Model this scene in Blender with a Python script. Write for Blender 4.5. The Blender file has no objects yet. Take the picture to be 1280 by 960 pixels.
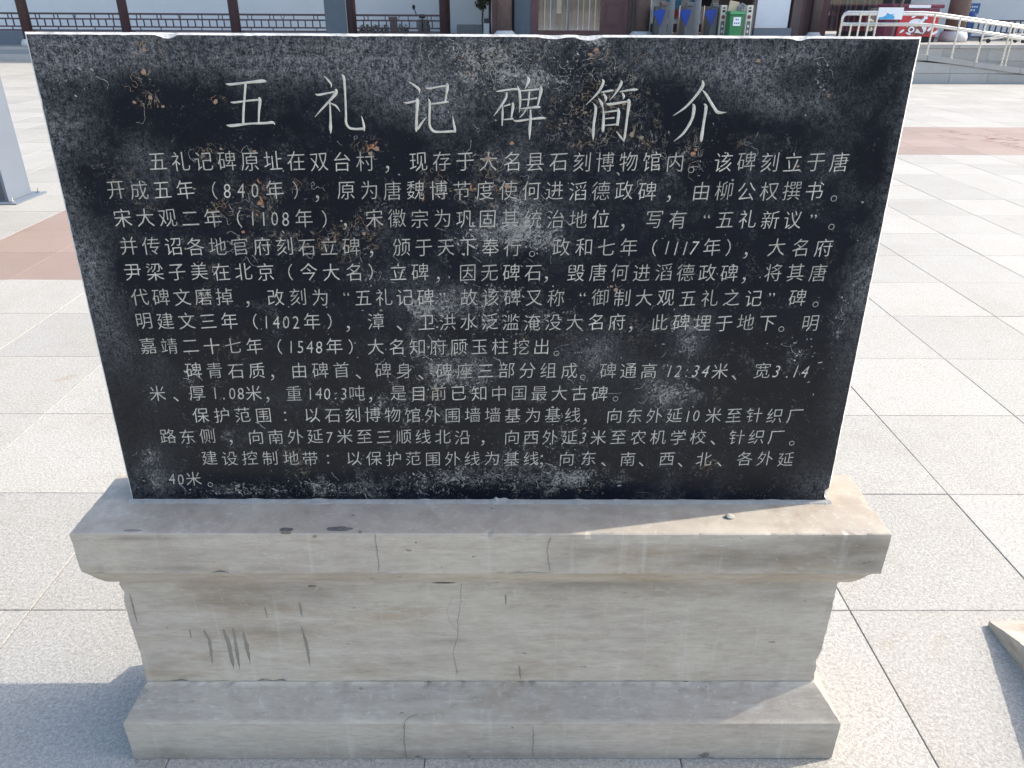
import bpy, bmesh, math, random
from mathutils import Vector, Matrix, noise, Euler
R_ = math.radians
random.seed(7)
sc = bpy.context.scene

# ------------------------------------------------------------------ camera
CAMH = 1.59; F = 961.0
PITCH, YAW, ROLL = R_(26.2), R_(.43), R_(.33)
cam_d = bpy.data.cameras.new('camera'); cam = bpy.data.objects.new('camera', cam_d)
sc.collection.objects.link(cam); sc.camera = cam
ROT = Matrix.Rotation(-YAW, 3, 'Z') @ Matrix.Rotation(math.pi/2-PITCH, 3, 'X') @ Matrix.Rotation(ROLL, 3, 'Z')
cam.matrix_world = Matrix.Translation((0, 0, CAMH)) @ ROT.to_4x4()
cam_d.sensor_width = 36; cam_d.lens = 36*F/1280
cam_d.clip_start = .05; cam_d.clip_end = 1500
# ------------------------------------------------------------------ sky, sun, exposure
SUN_EL, SUN_AZ = R_(41), R_(13)          # azimuth measured from +X towards +Y
w = bpy.data.worlds.new('World'); sc.world = w; w.use_nodes = True
nt = w.node_tree; bg = nt.nodes['Background']
sky = nt.nodes.new('ShaderNodeTexSky'); sky.sky_type = 'NISHITA'; sky.sun_disc = False
sky.sun_elevation = SUN_EL; sky.sun_rotation = math.pi/2 - SUN_AZ
sky.air_density = 1.1; sky.dust_density = 2.6; sky.ozone_density = 1.2
nt.links.new(sky.outputs[0], bg.inputs[0]); bg.inputs[1].default_value = .15
sd = bpy.data.lights.new('sun', 'SUN'); sd.energy = 2.2; sd.angle = R_(.53); sd.color = (1, .93, .83)
so = bpy.data.objects.new('sun', sd); sc.collection.objects.link(so)
sv = Vector((math.cos(SUN_AZ)*math.cos(SUN_EL), math.sin(SUN_AZ)*math.cos(SUN_EL), math.sin(SUN_EL)))
so.rotation_euler = sv.to_track_quat('Z', 'Y').to_euler(); so.location = (6, 3, 9)
vs = sc.view_settings; vs.view_transform = 'Standard'; vs.look = 'None'; vs.gamma = 1; vs.exposure = 1.32
vs.use_curve_mapping = False

# ------------------------------------------------------------------ measuring helpers (photo pixel -> point on a real plane)
def ray(x, y): return ROT @ Vector(((x-640)/F, -(y-480)/F, -1))
def PZ(x, y, z=0):
    d = ray(x, y); return Vector((0, 0, CAMH)) + d*((z-CAMH)/d.z)
def PY(x, y, Y):
    d = ray(x, y); return Vector((0, 0, CAMH)) + d*(Y/d.y)

# ------------------------------------------------------------------ object helpers
C = sc.collection
def thing(name, label, cat, loc=(0, 0, 0), rot=(0, 0, 0), group=None):
    o = bpy.data.objects.new(name, None); C.objects.link(o); o.empty_display_size = .1
    o.location = loc; o.rotation_euler = rot; o['label'] = label; o['category'] = cat
    if group: o['group'] = group
    return o
def tag(o, label, cat, group=None):
    o['label'] = label; o['category'] = cat
    if group: o['group'] = group
    return o
def meshobj(name, me, parent=None, kind=None, loc=None):
    o = bpy.data.objects.new(name, me); C.objects.link(o)
    if parent is not None: o.parent = parent
    if kind: o['kind'] = kind
    if loc is not None: o.location = loc
    return o
def obj(name, bm, mats, parent=None, kind=None, smooth=False, loc=None):
    me = bpy.data.meshes.new(name)
    bmesh.ops.recalc_face_normals(bm, faces=bm.faces)
    bm.to_mesh(me); bm.free()
    for m in (mats if isinstance(mats, (list, tuple)) else [mats]): me.materials.append(m)
    if smooth:
        for p in me.polygons: p.use_smooth = True
    return meshobj(name, me, parent, kind, loc)
def raw(name, verts, faces, mats, parent=None, kind=None, smooth=False):
    me = bpy.data.meshes.new(name); me.from_pydata(verts, [], faces); me.update()
    for m in (mats if isinstance(mats, (list, tuple)) else [mats]): me.materials.append(m)
    if smooth:
        for p in me.polygons: p.use_smooth = True
    return meshobj(name, me, parent, kind)
def box(bm, x0, x1, y0, y1, z0, z1, bev=0):
    M = Matrix.Translation(((x0+x1)/2, (y0+y1)/2, (z0+z1)/2)) @ Matrix.Diagonal((abs(x1-x0), abs(y1-y0), abs(z1-z0), 1))
    r = bmesh.ops.create_cube(bm, size=1, matrix=M)
    if bev:
        es = list({e for v in r['verts'] for e in v.link_edges})
        bmesh.ops.bevel(bm, geom=es, offset=bev, segments=2, affect='EDGES', profile=.5)
def bxo(name, x0, x1, y0, y1, z0, z1, m, parent=None, bev=0, kind=None):
    bm = bmesh.new(); box(bm, x0, x1, y0, y1, z0, z1, bev); return obj(name, bm, m, parent, kind)
def tube(bm, p, q, r, n=12, r2=None, caps=True):
    p, q = Vector(p), Vector(q); d = q-p
    M = Matrix.Translation((p+q)/2) @ d.to_track_quat('Z', 'Y').to_matrix().to_4x4()
    bmesh.ops.create_cone(bm, cap_ends=caps, segments=n, radius1=r, radius2=r if r2 is None else r2, depth=d.length, matrix=M)
def path(bm, pts, r, n=10):
    pts = [Vector(p) for p in pts]; rings = []
    up = Vector((0, 1, 0))
    for i, p in enumerate(pts):
        d = (pts[min(i+1, len(pts)-1)]-pts[max(i-1, 0)]).normalized()
        a = d.cross(up)
        if a.length < .1: a = d.cross(Vector((1, 0, 0)))
        a.normalize(); b = d.cross(a)
        rings.append([bm.verts.new(p+a*math.cos(t*2*math.pi/n)*r+b*math.sin(t*2*math.pi/n)*r) for t in range(n)])
    for A, B in zip(rings, rings[1:]):
        for k in range(n): bm.faces.new((A[k], A[(k+1) % n], B[(k+1) % n], B[k]))
    bm.faces.new(rings[0][::-1]); bm.faces.new(rings[-1])
def lathe(bm, prof, cx=0, cy=0, n=20):
    rings = [[bm.verts.new((cx+r*math.cos(2*math.pi*k/n), cy+r*math.sin(2*math.pi*k/n), z)) for k in range(n)] for r, z in prof]
    for A, B in zip(rings, rings[1:]):
        for k in range(n): bm.faces.new((A[k], A[(k+1) % n], B[(k+1) % n], B[k]))
    bm.faces.new(rings[0][::-1]); bm.faces.new(rings[-1])
def copyt(root, loc, label=None):
    r = root.copy(); C.objects.link(r); r.location = loc
    if label: r['label'] = label
    for ch in root.children:
        c = ch.copy(); C.objects.link(c); c.parent = r
        for g in ch.children:
            d = g.copy(); C.objects.link(d); d.parent = c
    return r

# ------------------------------------------------------------------ materials
class NT:
    def __init__(s, name):
        s.m = bpy.data.materials.new(name); s.m.use_nodes = True; s.t = s.m.node_tree
        s.b = s.t.nodes['Principled BSDF']; s._tc = None
    def n(s, typ, **kw):
        nd = s.t.nodes.new(typ)
        for k, v in kw.items(): setattr(nd, k, v)
        return nd
    def l(s, a, b): s.t.links.new(a, b)
    def co(s):
        if not s._tc: s._tc = s.n('ShaderNodeTexCoord')
        return s._tc.outputs['Object']
    def mapv(s, scale, rot=(0, 0, 0), loc=(0, 0, 0), src=None):
        m = s.n('ShaderNodeMapping'); m.inputs['Scale'].default_value = scale
        m.inputs['Rotation'].default_value = rot; m.inputs['Location'].default_value = loc
        s.l(src or s.co(), m.inputs[0]); return m.outputs[0]
    def noise(s, scale, det=4, rough=.55, vec=None, dist=0, out='Fac'):
        n = s.n('ShaderNodeTexNoise'); n.inputs['Scale'].default_value = scale; n.inputs['Detail'].default_value = det
        n.inputs['Roughness'].default_value = rough; n.inputs['Distortion'].default_value = dist
        s.l(vec or s.co(), n.inputs['Vector']); return n.outputs[out]
    def vor(s, scale, vec=None, feature='F1', out='Distance'):
        n = s.n('ShaderNodeTexVoronoi', feature=feature); n.inputs['Scale'].default_value = scale
        s.l(vec or s.co(), n.inputs['Vector']); return n.outputs[out]
    def ramp(s, fac, stops):
        r = s.n('ShaderNodeValToRGB'); e = r.color_ramp.elements
        while len(e) < len(stops): e.new(.5)
        for el, (p, c) in zip(e, stops):
            el.position = p; el.color = (c, c, c, 1) if isinstance(c, (int, float)) else (*c, 1)
        s.l(fac, r.inputs[0]); return r.outputs[0]
    def math(s, op, a, b=None, clamp=False):
        m = s.n('ShaderNodeMath', operation=op, use_clamp=clamp)
        for i, v in enumerate((a, b)):
            if v is None: continue
            if isinstance(v, (int, float)): m.inputs[i].default_value = v
            else: s.l(v, m.inputs[i])
        return m.outputs[0]
    def mix(s, f, a, b, mode='MIX'):
        m = s.n('ShaderNodeMix', data_type='RGBA', blend_type=mode)
        for i, v in ((0, f), (6, a), (7, b)):
            if isinstance(v, (int, float)): m.inputs[i].default_value = v
            elif isinstance(v, tuple): m.inputs[i].default_value = (*v, 1)
            else: s.l(v, m.inputs[i])
        return m.outputs[2]
    def attr(s, name):
        a = s.n('ShaderNodeAttribute'); a.attribute_name = name; return a.outputs['Fac']
    def bump(s, h, st, dist=.01, prev=None):
        b = s.n('ShaderNodeBump'); b.inputs['Strength'].default_value = st; b.inputs['Distance'].default_value = dist
        s.l(h, b.inputs['Height'])
        if prev: s.l(prev, b.inputs['Normal'])
        return b.outputs[0]
    def rnd(s):
        return s.n('ShaderNodeObjectInfo').outputs['Random']
    def out(s, col=None, rough=None, nrm=None, metal=None, spec=None):
        for k, v in (('Base Color', col), ('Roughness', rough), ('Normal', nrm), ('Metallic', metal), ('Specular IOR Level', spec)):
            if v is None: continue
            i = s.b.inputs[k]
            if isinstance(v, tuple): i.default_value = (*v, 1)
            elif isinstance(v, (int, float)): i.default_value = v
            else: s.l(v, i)
        return s.m

def simple(name, c, rough=.6, var=.15, scale=8, metal=0, bump=.1, spec=.5):
    m = NT(name); n = m.noise(scale, 5, .6); f = m.noise(scale*9, 3, .6)
    n2 = m.math('MULTIPLY_ADD', n, .7); m.t.nodes[-1].inputs[2].default_value = 0
    k = m.math('ADD', n2, m.math('MULTIPLY', f, .3))
    lo = tuple(v*(1-var) for v in c); hi = tuple(min(1, v*(1+var)) for v in c)
    return m.out(m.ramp(k, [(.3, lo), (.7, hi)]), rough, m.bump(f, bump, .003), metal, spec)

def granite(name, c1, c2, warm):
    m = NT(name)
    g = m.n('ShaderNodeNewGeometry').outputs['Position']
    r = m.rnd()
    vec = m.n('ShaderNodeVectorMath', operation='ADD'); m.l(g, vec.inputs[0])
    cx = m.n('ShaderNodeCombineXYZ'); m.l(m.math('MULTIPLY', r, 37), cx.inputs[0]); m.l(m.math('MULTIPLY', r, 91), cx.inputs[1])
    m.l(cx.outputs[0], vec.inputs[1]); v = vec.outputs[0]
    a = m.noise(260, 3, .75, v); b = m.noise(105, 4, .7, v, .3); d = m.noise(3.2, 4, .6, v); e = m.noise(14, 4, .65, g, .6)
    k = m.math('ADD', m.math('MULTIPLY', a, .5), m.math('MULTIPLY', b, .5))
    col = m.ramp(k, [(.34, c1), (.47, tuple((x+y)/2 for x, y in zip(c1, c2))), (.58, c2), (.68, tuple(min(.85, x*1.22) for x in c2))])
    col = m.mix(m.ramp(d, [(.4, 0), (.7, .55)]), col, warm, 'MULTIPLY')
    col = m.mix(m.ramp(e, [(.55, 0), (.72, .35)]), col, (.80, .76, .70), 'MULTIPLY')
    dg_ = m.noise(1.1, 6, .7, g, .5); col = m.mix(m.ramp(dg_, [(.50, 0), (.66, .5)]), col, (.86, .84, .80), 'MULTIPLY')
    # ochre blotches
    o = m.noise(6, 2, .5, g); col = m.mix(m.ramp(o, [(.68, 0), (.74, .45)]), col, (.88, .78, .62), 'MULTIPLY')
    # tile to tile difference
    hv = m.n('ShaderNodeHueSaturation'); m.l(m.math('MULTIPLY_ADD', r, .17), hv.inputs['Value'])
    for nd in m.t.nodes:
        if nd.type == 'MATH' and nd.operation == 'MULTIPLY_ADD': nd.inputs[2].default_value = .88
    m.l(col, hv.inputs['Color'])
    h = m.math('ADD', m.math('MULTIPLY', a, .4), b)
    return m.out(hv.outputs[0], .62, m.bump(h, .55, .004), spec=.4)

M = {}
M['paving'] = granite('flamed_granite', (.20, .193, .178), (.448, .428, .382), (.94, .91, .85))
M['redpaving'] = granite('red_granite', (.225, .162, .128), (.315, .235, .19), (.97, .92, .9))
M['kerb'] = granite('kerb_granite', (.30, .30, .29), (.46, .45, .43), (.95, .9, .84))
M['joint'] = simple('joint_sand', (.22, .185, .14), .9, .3, 20)
M['rail'] = NT('stainless_rail'); m = M['rail']
M['rail'] = m.out((.62, .60, .56), m.ramp(m.noise(30, 3), [(.3, .22), (.7, .36)]), None, .85)
M['wall'] = simple('white_plaster', (.78, .79, .80), .85, .05, 1.2)
M['wallbase'] = simple('grey_skirting', (.20, .22, .25), .7, .12, 4)
M['darkwood'] = simple('dark_red_timber', (.070, .040, .040), .5, .3, 6)
M['brownwood'] = simple('brown_timber', (.135, .095, .085), .6, .25, 6)
M['railwood'] = simple('railing_timber', (.062, .036, .042), .55, .25, 10)
M['maroon'] = simple('maroon_door_paint', (.095, .038, .042), .4, .2, 5)
M['slate'] = simple('slate_panel', (.085, .11, .135), .7, .12, 5)
M['stonebase'] = simple('column_base_stone', (.50, .50, .49), .7, .12, 10)
M['cloth'] = NT('curtain_cloth'); m = M['cloth']
M['cloth'] = m.out(m.ramp(m.noise(9, 5, .6, m.mapv((3, 3, .25))), [(.3, (.06, .05, .05)), (.55, (.13, .105, .10)), (.72, (.26, .22, .19))]), .8, None)
M['black'] = simple('dark_interior', (.012, .012, .016), .6, .3, 3)
M['steelpost'] = simple('painted_steel', (.13, .155, .19), .45, .06, 3, 0)
M['darkplate'] = simple('dark_panel', (.07, .07, .085), .5, .1, 3)  # also colours the post's front as shaded
M['blue'] = simple('blue_plastic', (.006, .045, .30), .35, .1, 5)
M['signblue'] = simple('sign_blue', (.05, .15, .36), .5, .1, 5)
M['ltblue'] = simple('sky_blue_print', (.08, .36, .66), .5, .3, 7)
M['board'] = simple('white_board', (.78, .80, .82), .5, .04, 5)
M['green'] = simple('green_bin_plastic', (.03, .20, .075), .45, .15, 6)
M['grey'] = simple('grey_metal_cabinet', (.13, .135, .14), .5, .15, 5)
M['panelwhite'] = simple('ivory_panel', (.66, .62, .54), .5, .05, 5)
M['red'] = simple('red_paint', (.50, .035, .045), .4, .15, 4)
M['darkred'] = simple('dark_red_canopy', (.16, .03, .06), .6, .2, 6)
M['brown'] = simple('brown_print', (.20, .06, .05), .6, .2, 8)
M['rubber'] = simple('black_rubber', (.015, .015, .017), .7, .2, 8)
M['leaf'] = simple('leaf', (.055, .065, .03), .6, .4, 30)
M['leafgreen'] = simple('green_leaf', (.06, .09, .035), .6, .4, 30)
M['bark'] = simple('bark', (.07, .06, .045), .8, .3, 20)
M['card'] = simple('cardboard', (.50, .42, .30), .8, .1, 6)
M['concrete'] = simple('grey_render', (.27, .28, .29), .8, .1, 3)
M['rooftile'] = simple('grey_roof_tile', (.09, .095, .10), .7, .2, 8)
M['smear'] = simple('cement_smear', (.36, .335, .295), .85, .2, 14)
M['mortar'] = simple('mortar', (.30, .295, .28), .85, .2, 40, bump=.6)
M['tan'] = NT('ochre_crust'); m = M['tan']
M['tan'] = m.out(m.ramp(m.noise(22, 3), [(.35, (.20, .18, .15)), (.5, (.28, .20, .13)), (.68, (.34, .15, .09))]), .85, None)
M['crust'] = NT('pale_crust'); m = M['crust']
M['crust'] = m.out(m.ramp(m.noise(40, 3), [(.35, (.16, .16, .16)), (.6, (.42, .40, .36)), (.75, (.55, .52, .47))]), .9, None)
M['crack'] = simple('crack_dirt', (.13, .115, .10), .9, .3, 30)
M['scar'] = simple('weathered_scar', (.15, .13, .11), .9, .4, 60)
M['spall'] = simple('spalled_stone', (.12, .115, .11), .9, .5, 90)
M['drip'] = simple('drip_stain', (.215, .195, .165), .8, .2, 30)
M['letter'] = NT('carved_letter'); m = M['letter']
M['letter'] = m.out(m.ramp(m.noise(60, 5, .7), [(.25, (.33, .30, .25)), (.45, (.54, .505, .43)), (.7, (.66, .63, .56))]), .85, m.bump(m.noise(500, 2), .4, .001))
M['letterfine'] = NT('carved_small_letter'); m = M['letterfine']
_c = m.ramp(m.noise(75, 6, .8), [(.33, (.13, .122, .105)), (.43, (.42, .39, .33)), (.56, (.56, .52, .45)), (.72, (.68, .64, .56))])
_r = m.math('MULTIPLY_ADD', m.rnd(), .32); m.t.nodes[-1].inputs[2].default_value = .74
for nd in m.t.nodes:
    if nd.type == 'MATH' and nd.operation == 'MULTIPLY_ADD': nd.inputs[2].default_value = .74
_h = m.n('ShaderNodeHueSaturation'); m.l(_r, _h.inputs['Value']); m.l(_c, _h.inputs['Color'])
M['letterfine'] = m.out(_h.outputs[0], .9, m.bump(m.noise(500, 2), .4, .001))
def glassmat():
    m = NT('window_glass'); t = m.t
    tr = m.n('ShaderNodeBsdfTransparent'); gl = m.n('ShaderNodeBsdfGlossy'); gl.inputs['Roughness'].default_value = .05
    mx = m.n('ShaderNodeMixShader'); mx.inputs[0].default_value = .14
    m.l(tr.outputs[0], mx.inputs[1]); m.l(gl.outputs[0], mx.inputs[2]); m.l(mx.outputs[0], t.nodes['Material Output'].inputs[0])
    return m.m
M['glass'] = glassmat()

# pedestal limestone: long horizontal veins, dust and stains
def limestone():
    m = NT('weathered_limestone')
    v1 = m.mapv((1.3, 1.3, 7)); v2 = m.mapv((5, 5, 30), (0, R_(3), 0)); 
    a = m.noise(2.2, 6, .62, v1, .9); b = m.noise(3, 5, .6, v2, .5); c = m.noise(160, 3, .6); d = m.noise(2.6, 5, .6)
    mo = m.noise(24, 5, .7, m.mapv((1, 1, 1.8)))
    k = m.math('ADD', m.math('MULTIPLY', a, .42), m.math('ADD', m.math('MULTIPLY', b, .30), m.math('MULTIPLY', mo, .28)))
    col = m.ramp(k, [(.30, (.305, .268, .215)), (.43, (.395, .35, .288)), (.53, (.45, .403, .333)), (.68, (.54, .492, .415))])
    col = m.mix(m.ramp(d, [(.42, 0), (.62, .8)]), col, (.90, .89, .91), 'MULTIPLY')
    brown = m.noise(1.7, 5, .65, m.mapv((1.3, 1.3, 4.5), (0, 0, 0), (3, 1, 7)), .4)
    col = m.mix(m.ramp(brown, [(.54, 0), (.68, .75)]), col, (.78, .70, .60), 'MULTIPLY')
    st = m.math('MULTIPLY', m.attr('stain'), m.ramp(m.noise(16, 5, .7, m.mapv((.6, .6, 2.4))), [(.3, .35), (.65, 1)]))
    gm_ = m.math('MULTIPLY', m.attr('grime_and_tone'), m.ramp(m.noise(7, 6, .75), [(.3, .5), (.65, 1)]))
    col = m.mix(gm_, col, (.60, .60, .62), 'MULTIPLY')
    fs = m.noise(70, 4, .8, m.mapv((.35, .35, 2.6))); col = m.mix(m.ramp(fs, [(.38, .35), (.50, 0)]), col, (.76, .73, .68), 'MULTIPLY')
    fw = m.noise(45, 5, .8, m.mapv((.5, .5, 2.2), (0, 0, 0), (5, 2, 8))); col = m.mix(m.ramp(fw, [(.56, 0), (.66, .30)]), col, (.55, .53, .48))
    col = m.mix(m.math('MINIMUM', st, .9), col, (.15, .128, .10))
    sp = m.ramp(m.noise(55, 3, .6, m.mapv((1, 1, 2))), [(.64, 0), (.70, .4)])
    col = m.mix(sp, col, (.50, .48, .44))
    pit = m.ramp(m.noise(38, 2, .5, m.mapv((1, 1, 1.8), (0, 0, 0), (9, 9, 9))), [(.74, 0), (.77, .7)])
    col = m.mix(pit, col, (.15, .13, .11))
    # fine straight scratches from sawing
    sc_ = m.noise(30, 3, .7, m.mapv((1, 1, .06), (0, R_(8), 0)))
    col = m.mix(m.ramp(sc_, [(.60, 0), (.75, .22)]), col, (.62, .60, .56))
    h = m.math('ADD', m.math('MULTIPLY', a, .6), m.math('MULTIPLY', c, .25))
    h = m.math('SUBTRACT', h, m.math('MULTIPLY', pit, .6))
    return m.out(col, m.ramp(c, [(.3, .55), (.7, .75)]), m.bump(h, .4, .004), spec=.3)
M['stone'] = limestone()

def blackstone():
    m = NT('black_polished_stone')
    co = m.co(); W = m.attr('haze'); K = m.attr('crusty'); T = m.attr('ochre')
    base = m.ramp(m.noise(9, 4, .6), [(.3, (.0025, .0042, .009)), (.7, (.006, .0085, .015))])
    # grey worn haze, broken into fibres at several angles
    f1 = m.noise(300, 4, .8, m.mapv((1, 1, .16), (0, R_(52), 0))); f2 = m.noise(260, 4, .8, m.mapv((.18, 1, 1), (0, R_(35), 0)))
    f3 = m.noise(95, 6, .85)
    big = m.noise(4.2, 5, .62, None, .5); mid = m.noise(17, 5, .7, None, .6)
    f4 = m.noise(310, 3, .8); fib = m.math('ADD', m.math('MULTIPLY', f1, .16), m.math('ADD', m.math('MULTIPLY', f4, .34), m.math('MULTIPLY', f3, .50)))
    den = m.math('ADD', m.math('MULTIPLY', big, .55), m.math('ADD', m.math('MULTIPLY', mid, .45), m.math('MULTIPLY', W, .48)))
    hz = m.math('MULTIPLY', m.ramp(den, [(.52, 0), (.70, .30), (.95, 1)]), m.ramp(fib, [(.45, .04), (.51, .38), (.57, 1)]))
    col = m.mix(hz, base, (.24, .24, .24))
    # grey of the reflected ground painted over the lower part
    col = m.mix(m.math('MULTIPLY', m.attr('ground_reflection'), m.ramp(f3, [(.3, .55), (.7, 1)])), col, (.018, .018, .0185))
    # small pale specks
    s = m.vor(260, m.mapv((1, 1, 1))); sr = m.noise(31, 3, .7)
    sp = m.math('MULTIPLY', m.ramp(s, [(.10, 1), (.22, 0)]), m.ramp(m.math('ADD', sr, m.math('MULTIPLY', K, .35)), [(.55, 0), (.74, 1)]))
    col = m.mix(m.math('MULTIPLY', sp, .75), col, (.33, .32, .30))
    # crusty white lichen with broken outline
    c1 = m.noise(185, 5, .72, None, .3); c2 = m.noise(22, 4, .6, None, 1.0)
    cr = m.ramp(m.math('ADD', m.math('MULTIPLY', c1, 1.0), m.math('ADD', m.math('MULTIPLY', c2, .60), m.math('MULTIPLY', K, .10))), [(.93, 0), (.99, 1)])
    col = m.mix(m.math('MULTIPLY', cr, m.ramp(K, [(.05, .25), (.35, 1)])), col, (.25, .24, .22))
    # curly isolines
    def iso(sc1, seed, wid, mask):
        n = m.noise(sc1, 3, .5, m.mapv((1, 1, 1), (0, 0, 0), (seed, seed*2, seed)), 1.6)
        d = m.math('ABSOLUTE', m.math('SUBTRACT', n, .5))
        l = m.ramp(d, [(0, 1), (wid, 0)])
        return m.math('MULTIPLY', l, mask)
    mk = m.ramp(m.math('ADD', m.noise(7, 3, .6), m.math('MULTIPLY', T, .32)), [(.60, 0), (.70, 1)])
    ln = m.math('MAXIMUM', iso(24, 3, .010, mk), iso(42, 8, .014, mk))
    lc = m.ramp(m.noise(30, 2), [(.4, (.24, .235, .22)), (.62, (.36, .26, .15))])
    col = m.mix(m.math('MULTIPLY', ln, m.ramp(m.noise(50, 4, .7), [(.40, 0), (.52, .9)])), col, lc)
    mk2 = m.ramp(m.math('ADD', m.noise(11, 4, .7), m.math('MULTIPLY', K, .30)), [(.60, 0), (.74, 1)])
    ln2 = m.math('MAXIMUM', iso(66, 5, .022, mk2), iso(130, 13, .035, mk2))
    col = m.mix(m.math('MULTIPLY', ln2, m.ramp(m.noise(90, 4, .7), [(.42, 0), (.52, .8)])), col, (.30, .29, .27))
    # ochre fills
    oc = m.ramp(m.math('ADD', m.noise(48, 4, .6, None, .8), m.math('MULTIPLY', T, .12)), [(.74, 0), (.77, 1)])
    col = m.mix(m.math('MULTIPLY', oc, m.ramp(T, [(.1, 0), (.4, .9)])), col, (.42, .20, .10))
    # long straight scratches
    s1 = m.noise(16, 2, .6, m.mapv((.9, 1, 34), (0, R_(-16), 0))); s2 = m.noise(14, 2, .6, m.mapv((40, 1, .8), (0, R_(24), 0)))
    sm = m.ramp(m.noise(5, 3, .6, m.mapv((1, 1, 1), (0, 0, 0), (4, 4, 4))), [(.52, 0), (.64, 1)])
    scr = m.math('MULTIPLY', m.math('MAXIMUM', m.ramp(s1, [(.70, 0), (.74, 1)]), m.ramp(s2, [(.70, 0), (.74, 1)])), sm)
    col = m.mix(m.math('MULTIPLY', scr, .45), col, (.25, .25, .25))
    h = m.math('ADD', m.math('MULTIPLY', hz, .5), m.math('ADD', cr, m.math('MULTIPLY', f3, .15)))
    rg = m.math('ADD', m.ramp(hz, [(0, .24), (.6, .7)]), m.math('MULTIPLY', cr, .3), True)
    return m.out(col, rg, m.bump(h, .25, .002), spec=.13)
M['tablet'] = blackstone()
m = NT('sawn_tablet_edge'); 
M['tabletedge'] = m.out(m.ramp(m.noise(35, 5, .7), [(.3, (.34, .325, .30)), (.5, (.60, .58, .54)), (.7, (.74, .72, .68))]), .8, m.bump(m.noise(90, 4), .5, .004))

# ------------------------------------------------------------------ GROUND
def sheet(name, x0, x1, y0, y1, z, m, parent=None):
    return raw(name, [(x0, y0, z), (x1, y0, z), (x1, y1, z), (x0, y1, z)], [(0, 1, 2, 3)], m, parent)
ground = sheet('ground', -300, 300, -300, 300, -.0045, M['joint']); ground['kind'] = 'structure'
T = .6; X0 = 1.01; Y0 = 1.73
def isred(cx, cy):
    if -3.77 < cx < -1.62 and 4.65 < cy < 11.85: return True
    return cx > -3.77 and 9.72 < cy < 11.85
def tilemesh(name, g, m, sx=T, sy=T):
    bm = bmesh.new(); b = .0016; a, c = sx/2-g, sy/2-g
    lo = [bm.verts.new((x, y, -.02)) for x, y in ((-a, -c), (a, -c), (a, c), (-a, c))]
    mi = [bm.verts.new((x, y, -b)) for x, y in ((-a, -c), (a, -c), (a, c), (-a, c))]
    hi = [bm.verts.new((x, y, 0)) for x, y in ((-a+b, -c+b), (a-b, -c+b), (a-b, c-b), (-a+b, c-b))]
    for A, B in ((lo, mi), (mi, hi)):
        for k in range(4): bm.faces.new((A[k], A[(k+1) % 4], B[(k+1) % 4], B[k]))
    bm.faces.new(hi)
    me = bpy.data.meshes.new(name); bmesh.ops.recalc_face_normals(bm, faces=bm.faces); bm.to_mesh(me); bm.free(); me.materials.append(m)
    return me
tm = tilemesh('paving_tile', .0013, M['paving']); tr = tilemesh('red_paving_tile', .0008, M['redpaving'])
def proj(P):
    v = ROT.transposed() @ (Vector(P)-Vector((0, 0, CAMH)))
    if v.z > -.05: return None
    return 640+F*v.x/-v.z, 480-F*v.y/-v.z
near = set(); rnd = random.Random(3)
def visible(cx, cy):
    for dx in (-.3, 0, .3):
        for dy in (-.3, 0, .3):
            p = proj((cx+dx, cy+dy, 0))
            if p is None: continue
            x, y = p
            if not (-20 < x < 1300 and 60 < y < 975): continue
            if y < 625 and 30+(y-40)*.224+12 < x < 1157-(y-40)*.211-12: continue
            if 625 < y < 940 and 190 < x < 1010: continue
            return True
    return False
cells = []
for j in range(-3, 42):
    for i in range(-60, 60):
        cells.append((X0+(i+.5)*T, Y0+(j+.5)*T))
vis = sorted([c for c in cells if visible(*c)], key=lambda c: c[1])[:292]
for cx, cy in vis:
    red = isred(cx, cy); near.add((cx, cy))
    o = meshobj('paving_tile', tr if red else tm, ground, None, (cx, cy, rnd.uniform(-.0007, .0007)))
    o.rotation_euler = (rnd.uniform(-.0012, .0012), rnd.uniform(-.0012, .0012), 0)
far = {0: [[], []], 1: [[], []]}
for j in range(-45, 120):
    for i in range(-75, 75):
        cx, cy = X0+(i+.5)*T, Y0+(j+.5)*T
        if cy > 30 and abs(cx) < 42: pass
        if any(abs(cx-a) < .01 and abs(cy-b) < .01 for a, b in ()) or (cx, cy) in near: continue
        if cy > 29: continue
        V, Fc = far[1 if isred(cx, cy) else 0]; n = len(V); g = .0013; a = T/2-g; dz = rnd.uniform(-.0008, .0008)
        V += [(cx-a, cy-a, dz), (cx+a, cy-a, dz), (cx+a, cy+a, dz), (cx-a, cy+a, dz), (cx-a, cy-a, -.02), (cx+a, cy-a, -.02), (cx+a, cy+a, -.02), (cx-a, cy+a, -.02)]
        Fc += [(n, n+1, n+2, n+3), (n, n+4, n+5, n+1), (n+1, n+5, n+6, n+2), (n+2, n+6, n+7, n+3), (n+3, n+7, n+4, n)]
raw('distant_paving', far[0][0], far[0][1], M['paving'], ground, 'stuff')
raw('distant_red_paving', far[1][0], far[1][1], M['redpaving'], ground, 'stuff')

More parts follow.
